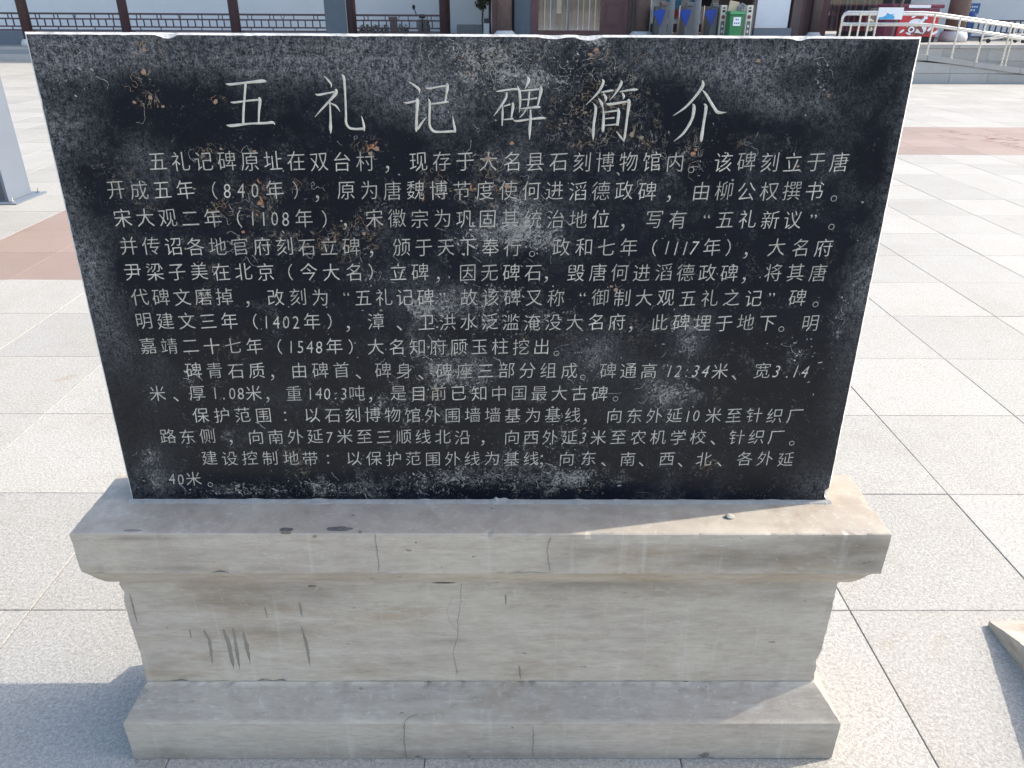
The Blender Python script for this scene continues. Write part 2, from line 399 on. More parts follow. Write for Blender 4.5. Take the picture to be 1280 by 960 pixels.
def blob(name, pts, z, m, parent=None, jit=.012, seed=1, sub=14, h=.002):
    """irregular thin patch with a raised rim-free top, in XY"""
    bm = bmesh.new(); r = random.Random(seed); out = []
    for k in range(len(pts)):
        a, b = Vector(pts[k]), Vector(pts[(k+1) % len(pts)])
        for t in range(sub):
            p = a.lerp(b, t/sub); q = noise.noise_vector(Vector((p.x*9, p.y*9, seed)))*jit + noise.noise_vector(Vector((p.x*40, p.y*40, seed)))*jit*.5
            out.append((p.x+q.x, p.y+q.y))
    top = [bm.verts.new((x, y, z+h)) for x, y in out]; bot = [bm.verts.new((x, y, z-.001)) for x, y in out]
    bm.faces.new(top)
    for k in range(len(top)): bm.faces.new((top[k], bot[k], bot[(k+1) % len(top)], top[(k+1) % len(top)]))
    bmesh.ops.triangulate(bm, faces=bm.faces)
    return obj(name, bm, m, parent)
g2 = lambda pts: [(PZ(x, y).x, PZ(x, y).y) for x, y in pts]

def groundlines():
    r = random.Random(4); V = []; Fc = []
    for k in range(26):
        px = r.uniform(1165, 1262) if k < 20 else r.uniform(1195, 1280); py = 166+(px-1165)*.10+r.uniform(-5, 6); n = r.randint(4, 9); pts = []
        x, y = px, py
        for _ in range(n):
            pts.append(PZ(x, y, .0016)); x += r.uniform(2, 7); y += r.uniform(-.8, 1.7)
            if not 161.5 < y < 187: break
        if len(pts) < 2: continue
        b = len(V); w_ = r.uniform(.006, .014)
        for p in pts: V += [(p.x, p.y-w_, p.z), (p.x, p.y+w_, p.z)]
        for i in range(len(pts)-1): Fc.append((b+2*i, b+2*i+2, b+2*i+3, b+2*i+1))
    raw('dark_red_scratches', V, Fc, simple('dark_red_mark', (.20, .075, .065), .7, .3, 9), ground, 'stuff')
groundlines()
# ------------------------------------------------------------------ PEDESTAL
STAINS = []  # (x, z, rx, rz, strength) in world
def st(px, py, Y, rx, rz, s):
    p = PY(px, py, Y); STAINS.append((p.x, p.z, rx, rz, s))
FD = 1.286; FC = 1.237
for a in ((300, 752, .14, .022, .55), (340, 735, .12, .015, .5), (400, 745, .06, .02, .3), (330, 790, .10, .02, .35), (560, 802, .06, .008, .75), (700, 735, .10, .012, .5),
          (760, 728, .12, .012, .6), (860, 740, .1, .02, .35), (980, 745, .09, .03, .5), (900, 780, .12, .04, .25), (200, 830, .05, .03, .2), (620, 830, .1, .02, .2)):
    st(a[0], a[1], FD, *a[2:])
for a in ((740, 690, .09, .02, .55), (700, 705, .05, .015, .4), (220, 690, .12, .02, .3), (960, 695, .16, .03, .6), (1060, 685, .09, .035, .7), (880, 700, .10, .02, .45), (600, 690, .05, .015, .2),
          (160, 672, .03, .006, .9), (200, 674, .03, .006, .8), (330, 712, .05, .005, .6), (215, 712, .07, .004, .9), (1090, 710, .05, .02, .6)):
    st(a[0], a[1], FC, *a[2:])
for a in ((210, 945, .05, .03, .6), (480, 940, .15, .01, .4), (300, 925, .12, .012, .35), (720, 915, .1, .01, .25), (1020, 935, .05, .03, .6), (900, 930, .2, .012, .3), (640, 942, .25, .006, .5)):
    st(a[0], a[1], 1.235, *a[2:])
def stainval(x, z):
    s = 0
    for a, b, rx, rz, k in STAINS:
        d = ((x-a)/rx)**2+((z-b)/rz)**2
        if d < 9: s += k*math.exp(-d)
    return min(1, s)
ped = thing('stone_pedestal', 'pale grey limestone pedestal with stepped mouldings carrying the black inscribed tablet', 'pedestal', (-.05, 1.36, 0))
PO = Vector((-.05, 1.36, 0))
def course(name, levels, chip=.006, side=.004, seed=0, res=.012, topcap=True, rim=.002):
    """stack of rectangles (z,x0,x1,y0,y1) -> rough hewn block with chipped arrises"""
    bm = bmesh.new(); rings = []
    L = []
    for a, b in zip(levels, levels[1:]):
        ln = math.dist((a[0], a[3]), (b[0], b[3])); n = max(1, int(ln/res))
        for k in range(n): L.append([a[q]+(b[q]-a[q])*k/n for q in range(5)])
    L.append(list(levels[-1]))
    # tiny arris rings
    def ins(l, dz, d): return [l[0]+dz, l[1]+d, l[2]-d, l[3]+d, l[4]-d]
    L = [ins(L[0], 0, rim)]+[ins(L[0], rim, 0)]+L[1:-1]+[ins(L[-1], -rim, 0)]+[ins(L[-1], 0, rim)]
    zs = [l[0] for l in levels]
    x0, x1, y0, y1 = levels[0][1:]
    nx = max(2, int((x1-x0)/res)); ny = max(2, int((y1-y0)/res))
    for l in L:
        z, a, b, c, d = l; ring = []
        P = [(a+(b-a)*k/nx, c) for k in range(nx)]+[(b, c+(d-c)*k/ny) for k in range(ny)]+[(b-(b-a)*k/nx, d) for k in range(nx)]+[(a, d-(d-c)*k/ny) for k in range(ny)]
        for x, y in P:
            q = Vector((x, y, z))
            ex = min(abs(x-a), abs(x-b)); ey = min(abs(y-c), abs(y-d)); ez = min(abs(z-t) for t in (zs[0], zs[-1]))
            near_e = min(ex+ey, ez)              # distance to nearest arris
            n1 = noise.noise(q*14+Vector((seed, 0, 0))); n2 = noise.noise(q*55+Vector((0, seed, 0))); n3 = noise.noise(q*6+Vector((0, 0, seed)))
            k = max(0, n1*.7+n2*.5-.12)*chip*math.exp(-near_e/.012)
            big = max(0, n1+.5*n2-.42)*.018*math.exp(-near_e/.02)*chip/.006
            onside = 1 if ex < .001 else 0
            dx = (n2*.5+n1*.8+n3)*side*onside
            inx = 1 if x < (a+b)/2 else -1; iny = 1 if y < (c+d)/2 else -1
            fx = (k+big)*inx*(1 if (ex < .02) else 0); fy = (k+big)*iny*(1 if ey < .001 and near_e == ez or ex < .02 else 0)
            fz = -(k+big)*.7*(1 if abs(z-zs[-1]) < .004 else 0) + (k+big)*.3*(1 if abs(z-zs[0]) < .004 and zs[0] > .01 else 0)
            ring.append(bm.verts.new((x+fx-inx*dx*-1*1, y+fy+n3*.0006, z+fz)-PO.to_3d() if False else Vector((x+fx+inx*abs(dx), y+fy+n3*.0006, z+fz))-PO))
        rings.append(ring)
    N = len(rings[0])
    for A, B in zip(rings, rings[1:]):
        for k in range(N): bm.faces.new((A[k], A[(k+1) % N], B[(k+1) % N], B[k]))
    bm.faces.new(rings[0][::-1])
    if topcap:
        l = levels[-1]; z, a, b, c, d = l; i = .014
        def grid(u, v): return (a+i+(b-a-2*i)*u, c+i+(d-c-2*i)*v)
        P = [grid(k/nx, 0) for k in range(nx)]+[grid(1, k/ny) for k in range(ny)]+[grid(1-k/nx, 1) for k in range(nx)]+[grid(0, 1-k/ny) for k in range(ny)]
        inner = [bm.verts.new(Vector((x, y, z))-PO) for x, y in P]
        A = rings[-1]
        for k in range(N): bm.faces.new((A[k], A[(k+1) % N], inner[(k+1) % N], inner[k]))
        bm.faces.new(inner)
    else: bm.faces.new(rings[-1])
    o = obj(name, bm, M['stone'], ped)
    at = o.data.attributes.new('stain', 'FLOAT', 'POINT')
    at.data.foreach_set('value', [stainval(v.co.x+PO.x, v.co.z+PO.z) if v.co.y+PO.y < 1.30 else .15*max(0, noise.noise(v.co*9)) for v in o.data.vertices])
    at = o.data.attributes.new('grime_and_tone', 'FLOAT', 'POINT')  # grime near the ground, plus grey tone set by height higher up
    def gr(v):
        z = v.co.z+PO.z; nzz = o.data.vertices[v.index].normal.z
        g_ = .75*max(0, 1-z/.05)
        if .12 < z < .192: g_ = max(g_, .75)  # even grey tone over the sloping bevel
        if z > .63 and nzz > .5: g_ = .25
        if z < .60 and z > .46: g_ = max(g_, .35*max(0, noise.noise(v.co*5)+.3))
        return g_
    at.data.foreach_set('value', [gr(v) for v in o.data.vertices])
    return o
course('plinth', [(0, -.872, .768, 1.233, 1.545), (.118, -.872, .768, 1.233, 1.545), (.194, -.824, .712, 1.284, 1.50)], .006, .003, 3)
course('pedestal_body', [(.195, -.825, .711, 1.285, 1.510), (.493, -.825, .711, 1.285, 1.585)], .005, .006, 11)  # unseen back flares upward, shaped to keep the ground shadow's edge level
course('cornice_moulding', [(.4935, -.826, .714, 1.2835, 1.585), (.500, -.840, .728, 1.270, 1.588), (.520, -.850, .742, 1.257, 1.592), (.548, -.860, .763, 1.2425, 1.598)], .002, .001, 21)
course('cornice', [(.5485, -.864, .768, 1.237, 1.600), (.600, -.865, .768, 1.237, 1.53), (.65, -.865, .768, 1.237, 1.455)], .005, .003, 31)  # hidden lower back pushed out to carry on the same shadow edge

def ribbon(name, pts, wid, Y, m, parent, seed=1, h=.0006, wob=.0012):
    """crack or drip lying on a vertical face at depth Y; pts in photo pixels with widths in mm"""
    bm = bmesh.new(); L = []; r = random.Random(seed)
    P = [PY(x, y, Y) for x, y in pts]; seq = []
    for a, b in zip(P, P[1:]):
        n = max(2, int((b-a).length/.006))
        for k in range(n): seq.append(a.lerp(b, k/n))
    seq.append(P[-1]); N = len(seq)
    for i, p in enumerate(seq):
        t = i/(N-1); w_ = wid(t) if callable(wid) else wid
        w_ *= (.75+.5*r.random())*.0007
        d = (seq[min(i+1, N-1)]-seq[max(i-1, 0)]); d.y = 0; d.normalize(); s = Vector((d.z, 0, -d.x))
        o_ = Vector((noise.noise(p*90+Vector((seed, 0, 0)))*wob, 0, noise.noise(p*80+Vector((0, seed, 0)))*wob))
        L.append([bm.verts.new(p+o_+s*q*w_-PO+Vector((0, dy, 0))) for q, dy in ((-1, .001), (-1, -h*.6), (0, -h), (1, -h*.6), (1, .001))])
    for A, B in zip(L, L[1:]):
        for k in range(4): bm.faces.new((A[k], A[k+1], B[k+1], B[k]))
    return obj(name, bm, m, parent)
taper = lambda w0: (lambda t: w0*max(.08, (1-abs(2*t-.9)**3)))
for i, (pts, wd) in enumerate((([(254, 787), (262, 800), (266, 832)], 5), ([(279, 786), (286, 805), (293, 838)], 6.5), ([(291, 785), (296, 812), (300, 838)], 5), ([(304, 790), (308, 806), (313, 830)], 5.5),
        ([(374, 752), (378, 772)], 3.5), ([(377, 783), (383, 805), (388, 834)], 4.5), ([(331, 758), (334, 773)], 2.6), ([(237, 786), (239, 798)], 2.2), ([(162, 742), (172, 780)], 2.5), ([(632, 742), (632, 756)], 3), ([(649, 832), (651, 850)], 3))):
    ribbon('drip_stain', pts, taper(wd), FD-.001, M['drip'], ped, i+1)
for i, (pts, Y) in enumerate((([(577, 729), (576, 752), (572, 775), (573, 795), (566, 815), (572, 842)], FD-.001), ([(573, 790), (560, 775), (559, 760), (568, 745)], FD-.001), ([(468, 668), (471, 685), (474, 714)], FC-.001),
        ([(688, 672), (684, 690), (688, 714)], FC-.001), ([(508, 948), (505, 925), (506, 900), (520, 893)], 1.232), ([(666, 945), (667, 925), (666, 908)], 1.232))):
    ribbon('crack', pts, (.65, .3, .35, .25, .3, .25)[i], Y, M['crack'], ped, 40+i, .0003, .003)
# dark chips on the cornice arris and small scars
def chip(px, py, Y, rx, rz, m, seed, name='chip'):
    p = PY(px, py, Y); bm = bmesh.new(); n = 18; r = random.Random(seed)
    rim = []
    for k in range(n):
        a = 2*math.pi*k/n; q = 1+.35*noise.noise(Vector((math.cos(a)*2, math.sin(a)*2, seed)))
        rim.append(bm.verts.new(Vector((p.x+rx*math.cos(a)*q, p.y+.0008, p.z+rz*math.sin(a)*q))-PO))
    mid = [bm.verts.new(v.co*.45+(p-PO)*.55+Vector((0, -.0010, 0))) for v in rim]
    for k in range(n): bm.faces.new((rim[k], rim[(k+1) % n], mid[(k+1) % n], mid[k]))
    bm.faces.new(mid); obj(name, bm, m, ped)
for i, (x, y, Y, rx, rz) in enumerate(((322, 824, FD, .005, .002), (455, 843, FD, .011, .003), (857, 852, FD, .008, .004), (478, 851, FD, .006, .003), (1019, 820, FD, .006, .009), (907, 778, FD, .004, .003), (897, 820, FD, .004, .002),
        (748, 780, FD, .003, .004), (868, 857, 1.283, .008, .006), (878, 944, 1.233, .016, .005), (520, 678, FC, .003, .004), (450, 665, FC, .004, .003), (555, 729, FD-.003, .025, .0018), (390, 733, FD-.002, .01, .003))):
    chip(x, y, Y, rx, rz, M['scar'], i+3)
def topchip(px, py, z, rx, ry, m, seed, name='chip', h=.0012):
    p = PZ(px, py, z); bm = bmesh.new(); n = 22
    rim = []
    for k in range(n):
        a = 2*math.pi*k/n; q = 1+.3*noise.noise(Vector((math.cos(a)*2, math.sin(a)*2, seed)))
        rim.append(bm.verts.new(Vector((p.x+rx*math.cos(a)*q, max(FC+.002, p.y+ry*math.sin(a)*q), p.z-.0005))-PO))
    mid = [bm.verts.new(v.co*.6+(p-PO)*.4+Vector((0, 0, h))) for v in rim]
    for k in range(n): bm.faces.new((rim[k], rim[(k+1) % n], mid[(k+1) % n], mid[k]))
    bm.faces.new(mid); return obj(name, bm, m, ped)
topchip(424, 661, .65, .031, .009, M['spall'], 3, 'spalled_patch'); topchip(358, 662, .65, .017, .008, M['spall'], 8, 'spalled_patch'); topchip(166, 663, .65, .022, .004, M['drip'], 5, 'spalled_patch')
chip(357, 666, FC, .011, .004, M['scar'], 88)
# loose stone crumbs
for i, (x, y, r0, lb) in enumerate(((912, 647, .0075, 'small pale stone crumb lying on the sunlit end of the pedestal ledge'), )):
    p = PZ(x, y, .65); bm = bmesh.new(); bmesh.ops.create_icosphere(bm, subdivisions=2, radius=r0)
    for v in bm.verts: v.co *= 1+.5*noise.noise(v.co*120); v.co.z *= .6; v.co.x *= 1.3
    o = obj('stone_crumb', bm, M['smear'], None, loc=(p.x, p.y, .65+r0*.5)); tag(o, lb, 'stone')

# ------------------------------------------------------------------ TABLET
LEAN = -math.atan(.033/.9)
TW = 1.470; TH = .897; TD = .10
TO = Vector((-.0540, 1.348, .6515))
tab = thing('stone_tablet', 'black polished stone tablet carved with a long Chinese inscription standing on the pedestal', 'tablet', TO, (LEAN, 0, 0))
TR = Matrix.Rotation(LEAN, 3, 'X'); TN = TR @ Vector((0, -1, 0))
def TL(x, y):
    d = ray(x, y); o = Vector((0, 0, CAMH)); t = (TO-o).dot(TN)/d.dot(TN); q = TR.transposed() @ (o+d*t-TO); return q.x, q.z
def tblobs(L):
    out = []
    for x, y, rx, ry, s in L:
        a = TL(x, y); b = TL(x+rx, y); c = TL(x, y+ry); out.append((a[0], a[1], abs(b[0]-a[0]), abs(c[1]-a[1]), s))
    return out
HZ = tblobs([(80, 75, 60, 40, .8), (170, 70, 90, 22, .7), (300, 80, 80, 30, .55), (400, 75, 70, 25, .7), (480, 80, 70, 40, .9), (540, 130, 60, 40, .8), (660, 110, 50, 40, .5), (830, 75, 110, 25, .5), (930, 90, 60, 30, .9), (1010, 70, 40, 20, .6),
    (960, 130, 70, 20, .6), (90, 160, 40, 40, .6), (180, 190, 30, 25, .6), (190, 230, 40, 30, .4), (120, 350, 25, 90, .7), (150, 440, 25, 60, .6), (195, 585, 30, 35, .9), (200, 475, 25, 40, .6), (820, 500, 60, 40, .9), (860, 420, 35, 40, .7), (745, 440, 40, 35, .8),
    (640, 280, 60, 30, .7), (580, 460, 60, 30, .7), (540, 370, 50, 30, .5), (700, 480, 60, 40, .4), (1075, 350, 25, 60, .5), (1050, 480, 20, 70, .8), (1020, 590, 40, 30, .5), (950, 540, 60, 30, .3), (350, 500, 40, 20, .6), (320, 540, 40, 15, .6), (640, 200, 60, 30, .4), (1060, 130, 60, 60, .25)])
KR = tblobs([(605, 75, 30, 22, 1.0), (650, 60, 60, 14, .8), (570, 65, 30, 14, .7), (640, 95, 80, 18, .7), (700, 90, 30, 30, .4), (745, 50, 20, 8, 1), (660, 255, 26, 16, .95), (640, 285, 40, 22, .9), (590, 300, 30, 14, .7), (675, 300, 28, 12, .9), (620, 200, 50, 16, .5), (545, 380, 35, 16, .7), (600, 372, 60, 16, .6),
    (560, 465, 28, 18, .9), (600, 470, 20, 20, .7), (540, 435, 30, 12, .6), (740, 450, 22, 22, .6), (835, 485, 30, 26, .8), (862, 415, 18, 22, .8), (700, 545, 30, 20, .4), (240, 470, 10, 18, .5), (660, 585, 60, 20, .6), (560, 600, 60, 14, .9), (430, 610, 60, 10, .7), (300, 612, 50, 8, .6), (1050, 400, 8, 30, .5),
    (1030, 90, 8, 16, .6), (190, 590, 16, 22, .6), (700, 600, 60, 10, .6), (480, 340, 30, 14, .5), (300, 310, 60, 16, .35), (850, 200, 40, 20, .3), (1000, 440, 20, 20, .3), (80, 90, 30, 20, .4), (500, 500, 80, 30, .4), (640, 400, 100, 30, .4)])
OC = tblobs([(175, 75, 14, 30, 1), (185, 125, 20, 14, 1), (300, 190, 60, 14, .7), (330, 240, 60, 20, .7), (300, 265, 70, 14, 1), (260, 330, 40, 14, .6), (455, 180, 30, 12, 1), (600, 80, 40, 20, .8), (745, 60, 16, 14, 1), (790, 180, 40, 14, .9), (780, 110, 50, 40, .7), (650, 60, 70, 20, .6), (700, 160, 60, 30, .6), (640, 235, 60, 20, .8),
    (865, 190, 16, 10, .9), (800, 225, 30, 14, .5), (430, 300, 70, 16, .7), (370, 300, 60, 14, .6), (540, 490, 16, 10, .7), (770, 365, 12, 8, .9), (610, 200, 20, 10, .9), (950, 80, 16, 10, .5), (560, 250, 60, 30, .5), (270, 125, 14, 6, .9), (930, 175, 30, 12, .5), (520, 130, 40, 30, .3)])
def bval(L, x, z):
    s = 0
    for a, b, rx, rz, k in L:
        d = ((x-a)/rx)**2+((z-b)/rz)**2
        if d < 6: s += k*math.exp(-d)
    return min(1, s)
def build_tablet():
    res = .0075; nx = int(TW/res); nz = int(TH/res); b = .0035; hw = TW/2
    V = []; Fc = []; mi = []
    def chipv(x, z):
        e = min(hw-abs(x), z, TH-z); n1 = noise.noise(Vector((x*13, z*13, 1.3))); n2 = noise.noise(Vector((x*60, z*60, 4)))
        k = max(0, n1*.8+n2*.5-.2)*.0022+abs(n2)*.0006
        for cx, cz, rr, dd in ((TL(208, 42)[0], TH, .016, .006), (TL(735, 44)[0], TH, .022, .005), (TL(1000, 44)[0], TH, .014, .004), (hw, .02, .014, .012), (TL(690, 44)[0], TH, .02, .003)):
            d = math.hypot(x-cx, z-cz); k += dd*max(0, 1-(d/rr)**2)
        return k
    # front grid (inset by the arris)
    def xs(i): return -hw+b+(TW-2*b)*i/nx
    def zs(j): return b+(TH-2*b)*j/nz
    for j in range(nz+1):
        for i in range(nx+1):
            x, z = xs(i), zs(j); ox = oz = 0
            if i in (0, nx) or j in (0, nz):
                k = chipv(x, z)
                if i == 0: ox = k
                if i == nx: ox = -k
                if j == nz: oz = -k
                if j == 0: oz = k
            V.append((x+ox, 0, z+oz))
    idx = lambda i, j: j*(nx+1)+i
    for j in range(nz):
        for i in range(nx): Fc.append((idx(i, j), idx(i+1, j), idx(i+1, j+1), idx(i, j+1))); mi.append(0)
    per = [(i, 0) for i in range(nx)]+[(nx, j) for j in range(nz)]+[(nx-i, nz) for i in range(nx)]+[(0, nz-j) for j in range(nz)]
    N = len(per); front = [idx(*p) for p in per]
    def ring(y, ins, jit):
        o = len(V)
        for i, j in per:
            x = -hw+TW*i/nx; z = TH*j/nz; k = chipv(x, z)*jit
            x = max(-hw+ins+k, min(hw-ins-k, x)); z = max(ins, min(TH-ins-k, z)); V.append((x, y, z))
        return list(range(o, o+N))
    r1 = ring(b, 0, .35); r2 = ring(TD-b, 0, .3); r3 = ring(TD, b, .3)
    for A, B in ((front, r1), (r1, r2), (r2, r3)):
        for k in range(N): Fc.append((A[(k+1) % N], A[k], B[k], B[(k+1) % N])); mi.append(1)
    Fc.append(tuple(r3)[::-1]); mi.append(1)
    o = raw('tablet_body', V, Fc, [M['tablet'], M['tabletedge']], tab)
    o.data.polygons.foreach_set('material_index', mi)
    for nm, L in (('haze', HZ), ('crusty', KR), ('ochre', OC)):
        at = o.data.attributes.new(nm, 'FLOAT', 'POINT'); at.data.foreach_set('value', [bval(L, v[0], v[2]) if v[1] < .002 else 0 for v in V])
    at = o.data.attributes.new('ground_reflection', 'FLOAT', 'POINT'); at.data.foreach_set('value', [max(0, min(1, (.52-v[2])/.25))*max(0, min(1, (v[2]-.02)/.06)) for v in V])  # mask for the painted ground reflection, fading out at the foot
    # worn arrises
    e = [max(0, 1-min(hw-abs(v[0]), TH-v[2])/.05) for v in V]
    at = o.data.attributes['haze']; at.data.foreach_set('value', [min(1, (bval(HZ, v[0], v[2]) if v[1] < .002 else 0)+.55*q*q) for v, q in zip(V, e)])
build_tablet()

# mortar bed round the foot
def mortar():
    bm = bmesh.new(); hw = TW/2+.004; seq = []
    for k in range(260): seq.append((-hw+2*hw*k/259, 0))
    L = []
    for x, _ in seq:
        n = noise.noise(Vector((x*22, 0, 5))); n2 = noise.noise(Vector((x*90, 3, 5)))
        d = .007+.004*n+.002*n2; h = .0035+.0032*max(0, n+.3*n2)+(.008 if abs(x-TL(628, 622)[0]) < .014 else 0)*(.6+n2)
        L.append([bm.verts.new(p) for p in ((x, .003, h), (x, -.0015, h), (x, -d, .0008+.001*abs(n2)), (x, -d-.003, -.0025))])
    for A, B in zip(L, L[1:]):
        for q in range(3): bm.faces.new((A[q], A[q+1], B[q+1], B[q]))
    obj('mortar_bed', bm, M['mortar'], tab)
mortar()

# --- title, cut stroke by stroke
TITLE = [
 ((270, 80, 6.095), [[(75,150,6),(110,155,20),(230,142,18),(350,130,26),(385,135,6)],[(225,150,20),(218,250,18),(210,350,20),(207,455,18)],[(112,290,6),(140,293,16),(240,280,14),(330,272,16)],[(325,255,14),(335,280,26),(328,360,18),(325,445,14)],[(80,465,6),(120,470,24),(250,455,16),(380,450,20),(430,445,22),(450,462,4)]]),
 ((270, 80, 6.095), [[(825,92,4),(855,125,16),(878,155,14),(878,178,4)],[(757,228,6),(780,235,18),(850,222,14),(905,212,16)],[(912,190,14),(915,220,28),(870,275,20),(800,350,14),(755,402,4)],[(868,290,14),(872,400,16),(873,490,24),(875,530,4)],[(875,300,10),(915,320,16),(945,362,4)],[(958,82,6),(975,110,22),(985,250,16),(990,380,18),(992,450,20),(1020,488,20),(1070,495,18),(1125,492,22)],[(1108,395,4),(1118,430,14),(1128,475,20),(1130,512,6)]]),
 ((480, 80, 5.818), [[(180,128,4),(225,158,16),(255,185,20),(258,212,4)],[(142,280,4),(170,282,16),(235,268,14)],[(238,250,14),(243,275,28),(238,370,20),(235,450,24),(235,492,10)],[(225,470,10),(245,470,20),(280,420,14),(312,385,4)],[(303,172,6),(330,178,14),(400,165,12),(455,158,14)],[(455,138,10),(462,165,26),(452,230,16),(445,272,12)],[(322,252,6),(332,285,18),(330,400,18),(335,455,20),(365,490,20),(430,493,16),(515,488,20)],[(335,292,10),(400,284,14),(455,275,18),(470,280,4)],[(500,378,4),(505,420,14),(515,470,20),(520,498,6)]]),
 ((480, 80, 5.818), [[(815,200,4),(850,195,16),(920,185,14),(970,182,18),(985,192,4)],[(892,205,14),(885,250,18),(840,320,16),(798,378,4)],[(862,300,8),(862,370,18),(858,450,8)],[(870,308,8),(920,292,14)],[(935,280,14),(938,310,22),(930,360,16),(925,400,10)],[(868,405,8),(940,398,16)],[(1040,92,8),(1052,115,26),(1040,150,18),(1025,182,4)],[(970,160,4),(985,200,20),(990,280,18),(985,352,4)],[(990,195,10),(1060,190,14),(1130,182,14)],[(1138,160,14),(1142,190,26),(1130,250,18),(1118,300,12)],[(1000,260,8),(1060,255,12),(1115,248,12)],[(995,325,8),(1060,318,14),(1120,312,20),(1138,318,4)],[(1058,200,14),(1052,260,14),(1045,310,14)],[(1040,320,8),(1010,365,12),(985,390,4)],[(1065,330,12),(1066,400,20),(1060,480,22),(1058,550,4)],[(940,405,4),(965,415,16),(1060,402,14),(1150,392,20),(1180,395,4)]]),
 ((680, 80, 5.333), [[(388,102,8),(395,125,20),(360,190,16),(280,272,4)],[(380,188,8),(430,180,16),(462,175,10)],[(395,195,8),(412,225,20),(410,250,4)],[(512,108,8),(515,130,20),(480,190,14),(438,242,4)],[(505,185,8),(560,175,14),(610,170,16),(625,172,4)],[(520,190,8),(532,215,18),(528,235,4)],[(330,262,4),(345,300,20),(332,400,18),(328,470,20),(328,508,4)],[(362,228,4),(382,258,20),(392,290,6)],[(415,262,4),(440,268,18),(555,250,14)],[(560,235,12),(567,260,26),(555,350,18),(540,470,18),(530,515,10)],[(482,450,4),(510,485,14),(535,515,10)],[(395,290,10),(397,370,18),(393,440,22),(395,452,4)],[(400,322,8),(490,310,14)],[(495,295,10),(498,330,22),(488,410,20)],[(402,365,8),(470,358,12)],[(402,410,8),(485,402,12)]]),
 ((680, 80, 5.333), [[(1055,108,8),(1058,145,24),(1010,215,18),(940,290,16),(860,345,4)],[(1058,175,8),(1085,210,18),(1130,285,20),(1160,322,22),(1215,322,4)],[(990,265,6),(1000,290,24),(985,370,20),(930,460,18),(865,515,4)],[(1065,265,6),(1080,290,22),(1065,390,18),(1050,490,24),(1048,520,6)]]),
]
def catmull(P, n=6):
    out = []
    for i in range(len(P)-1):
        p0, p1, p2, p3 = P[max(i-1, 0)], P[i], P[i+1], P[min(i+2, len(P)-1)]
        for k in range(n):
            t = k/n; out.append(tuple(.5*((2*b)+(-a+c)*t+(2*a-5*b+4*c-d)*t*t+(-a+3*b-3*c+d)*t**3) for a, b, c, d in zip(p0, p1, p2, p3)))
    out.append(P[-1]); return out
sn = 0
for (ox, oy, s), strokes in TITLE:
    bm = bmesh.new()
    for S in strokes:
        sn += 1; P = []
        for x, y, w_ in S:
            a = TL(ox+x/s, oy+y/s); P.append((a[0], a[1], w_*1.0/s*.00132))
        Q = catmull(P, 6) if len(P) > 2 else [tuple(P[0][q]+(P[1][q]-P[0][q])*k/6 for q in range(3)) for k in range(7)]
        L = []
        for i, (x, z, w_) in enumerate(Q):
            a, b = Q[max(i-1, 0)], Q[min(i+1, len(Q)-1)]; dx, dz = b[0]-a[0], b[1]-a[1]; l = math.hypot(dx, dz) or 1; nx_, nz_ = -dz/l, dx/l
            h = max(.0006, w_/2*.9)*(.94+.12*random.random()); e = .0002+.00002*(sn % 12)
            L.append([bm.verts.new(v) for v in ((x+nx_*h, .0004, z+nz_*h), (x+nx_*h, -e, z+nz_*h), (x+nx_*h*.15, -e-.0012, z+nz_*h*.15), (x-nx_*h*.15, -e-.0012, z-nz_*h*.15), (x-nx_*h, -e, z-nz_*h), (x-nx_*h, .0004, z-nz_*h))])
        for A, B in zip(L, L[1:]):
            for q in range(5): bm.faces.new((A[q], A[q+1], B[q+1], B[q]))
        bm.faces.new(L[0]); bm.faces.new(L[-1][::-1])
    obj('title_character', bm, M['letter'], tab)

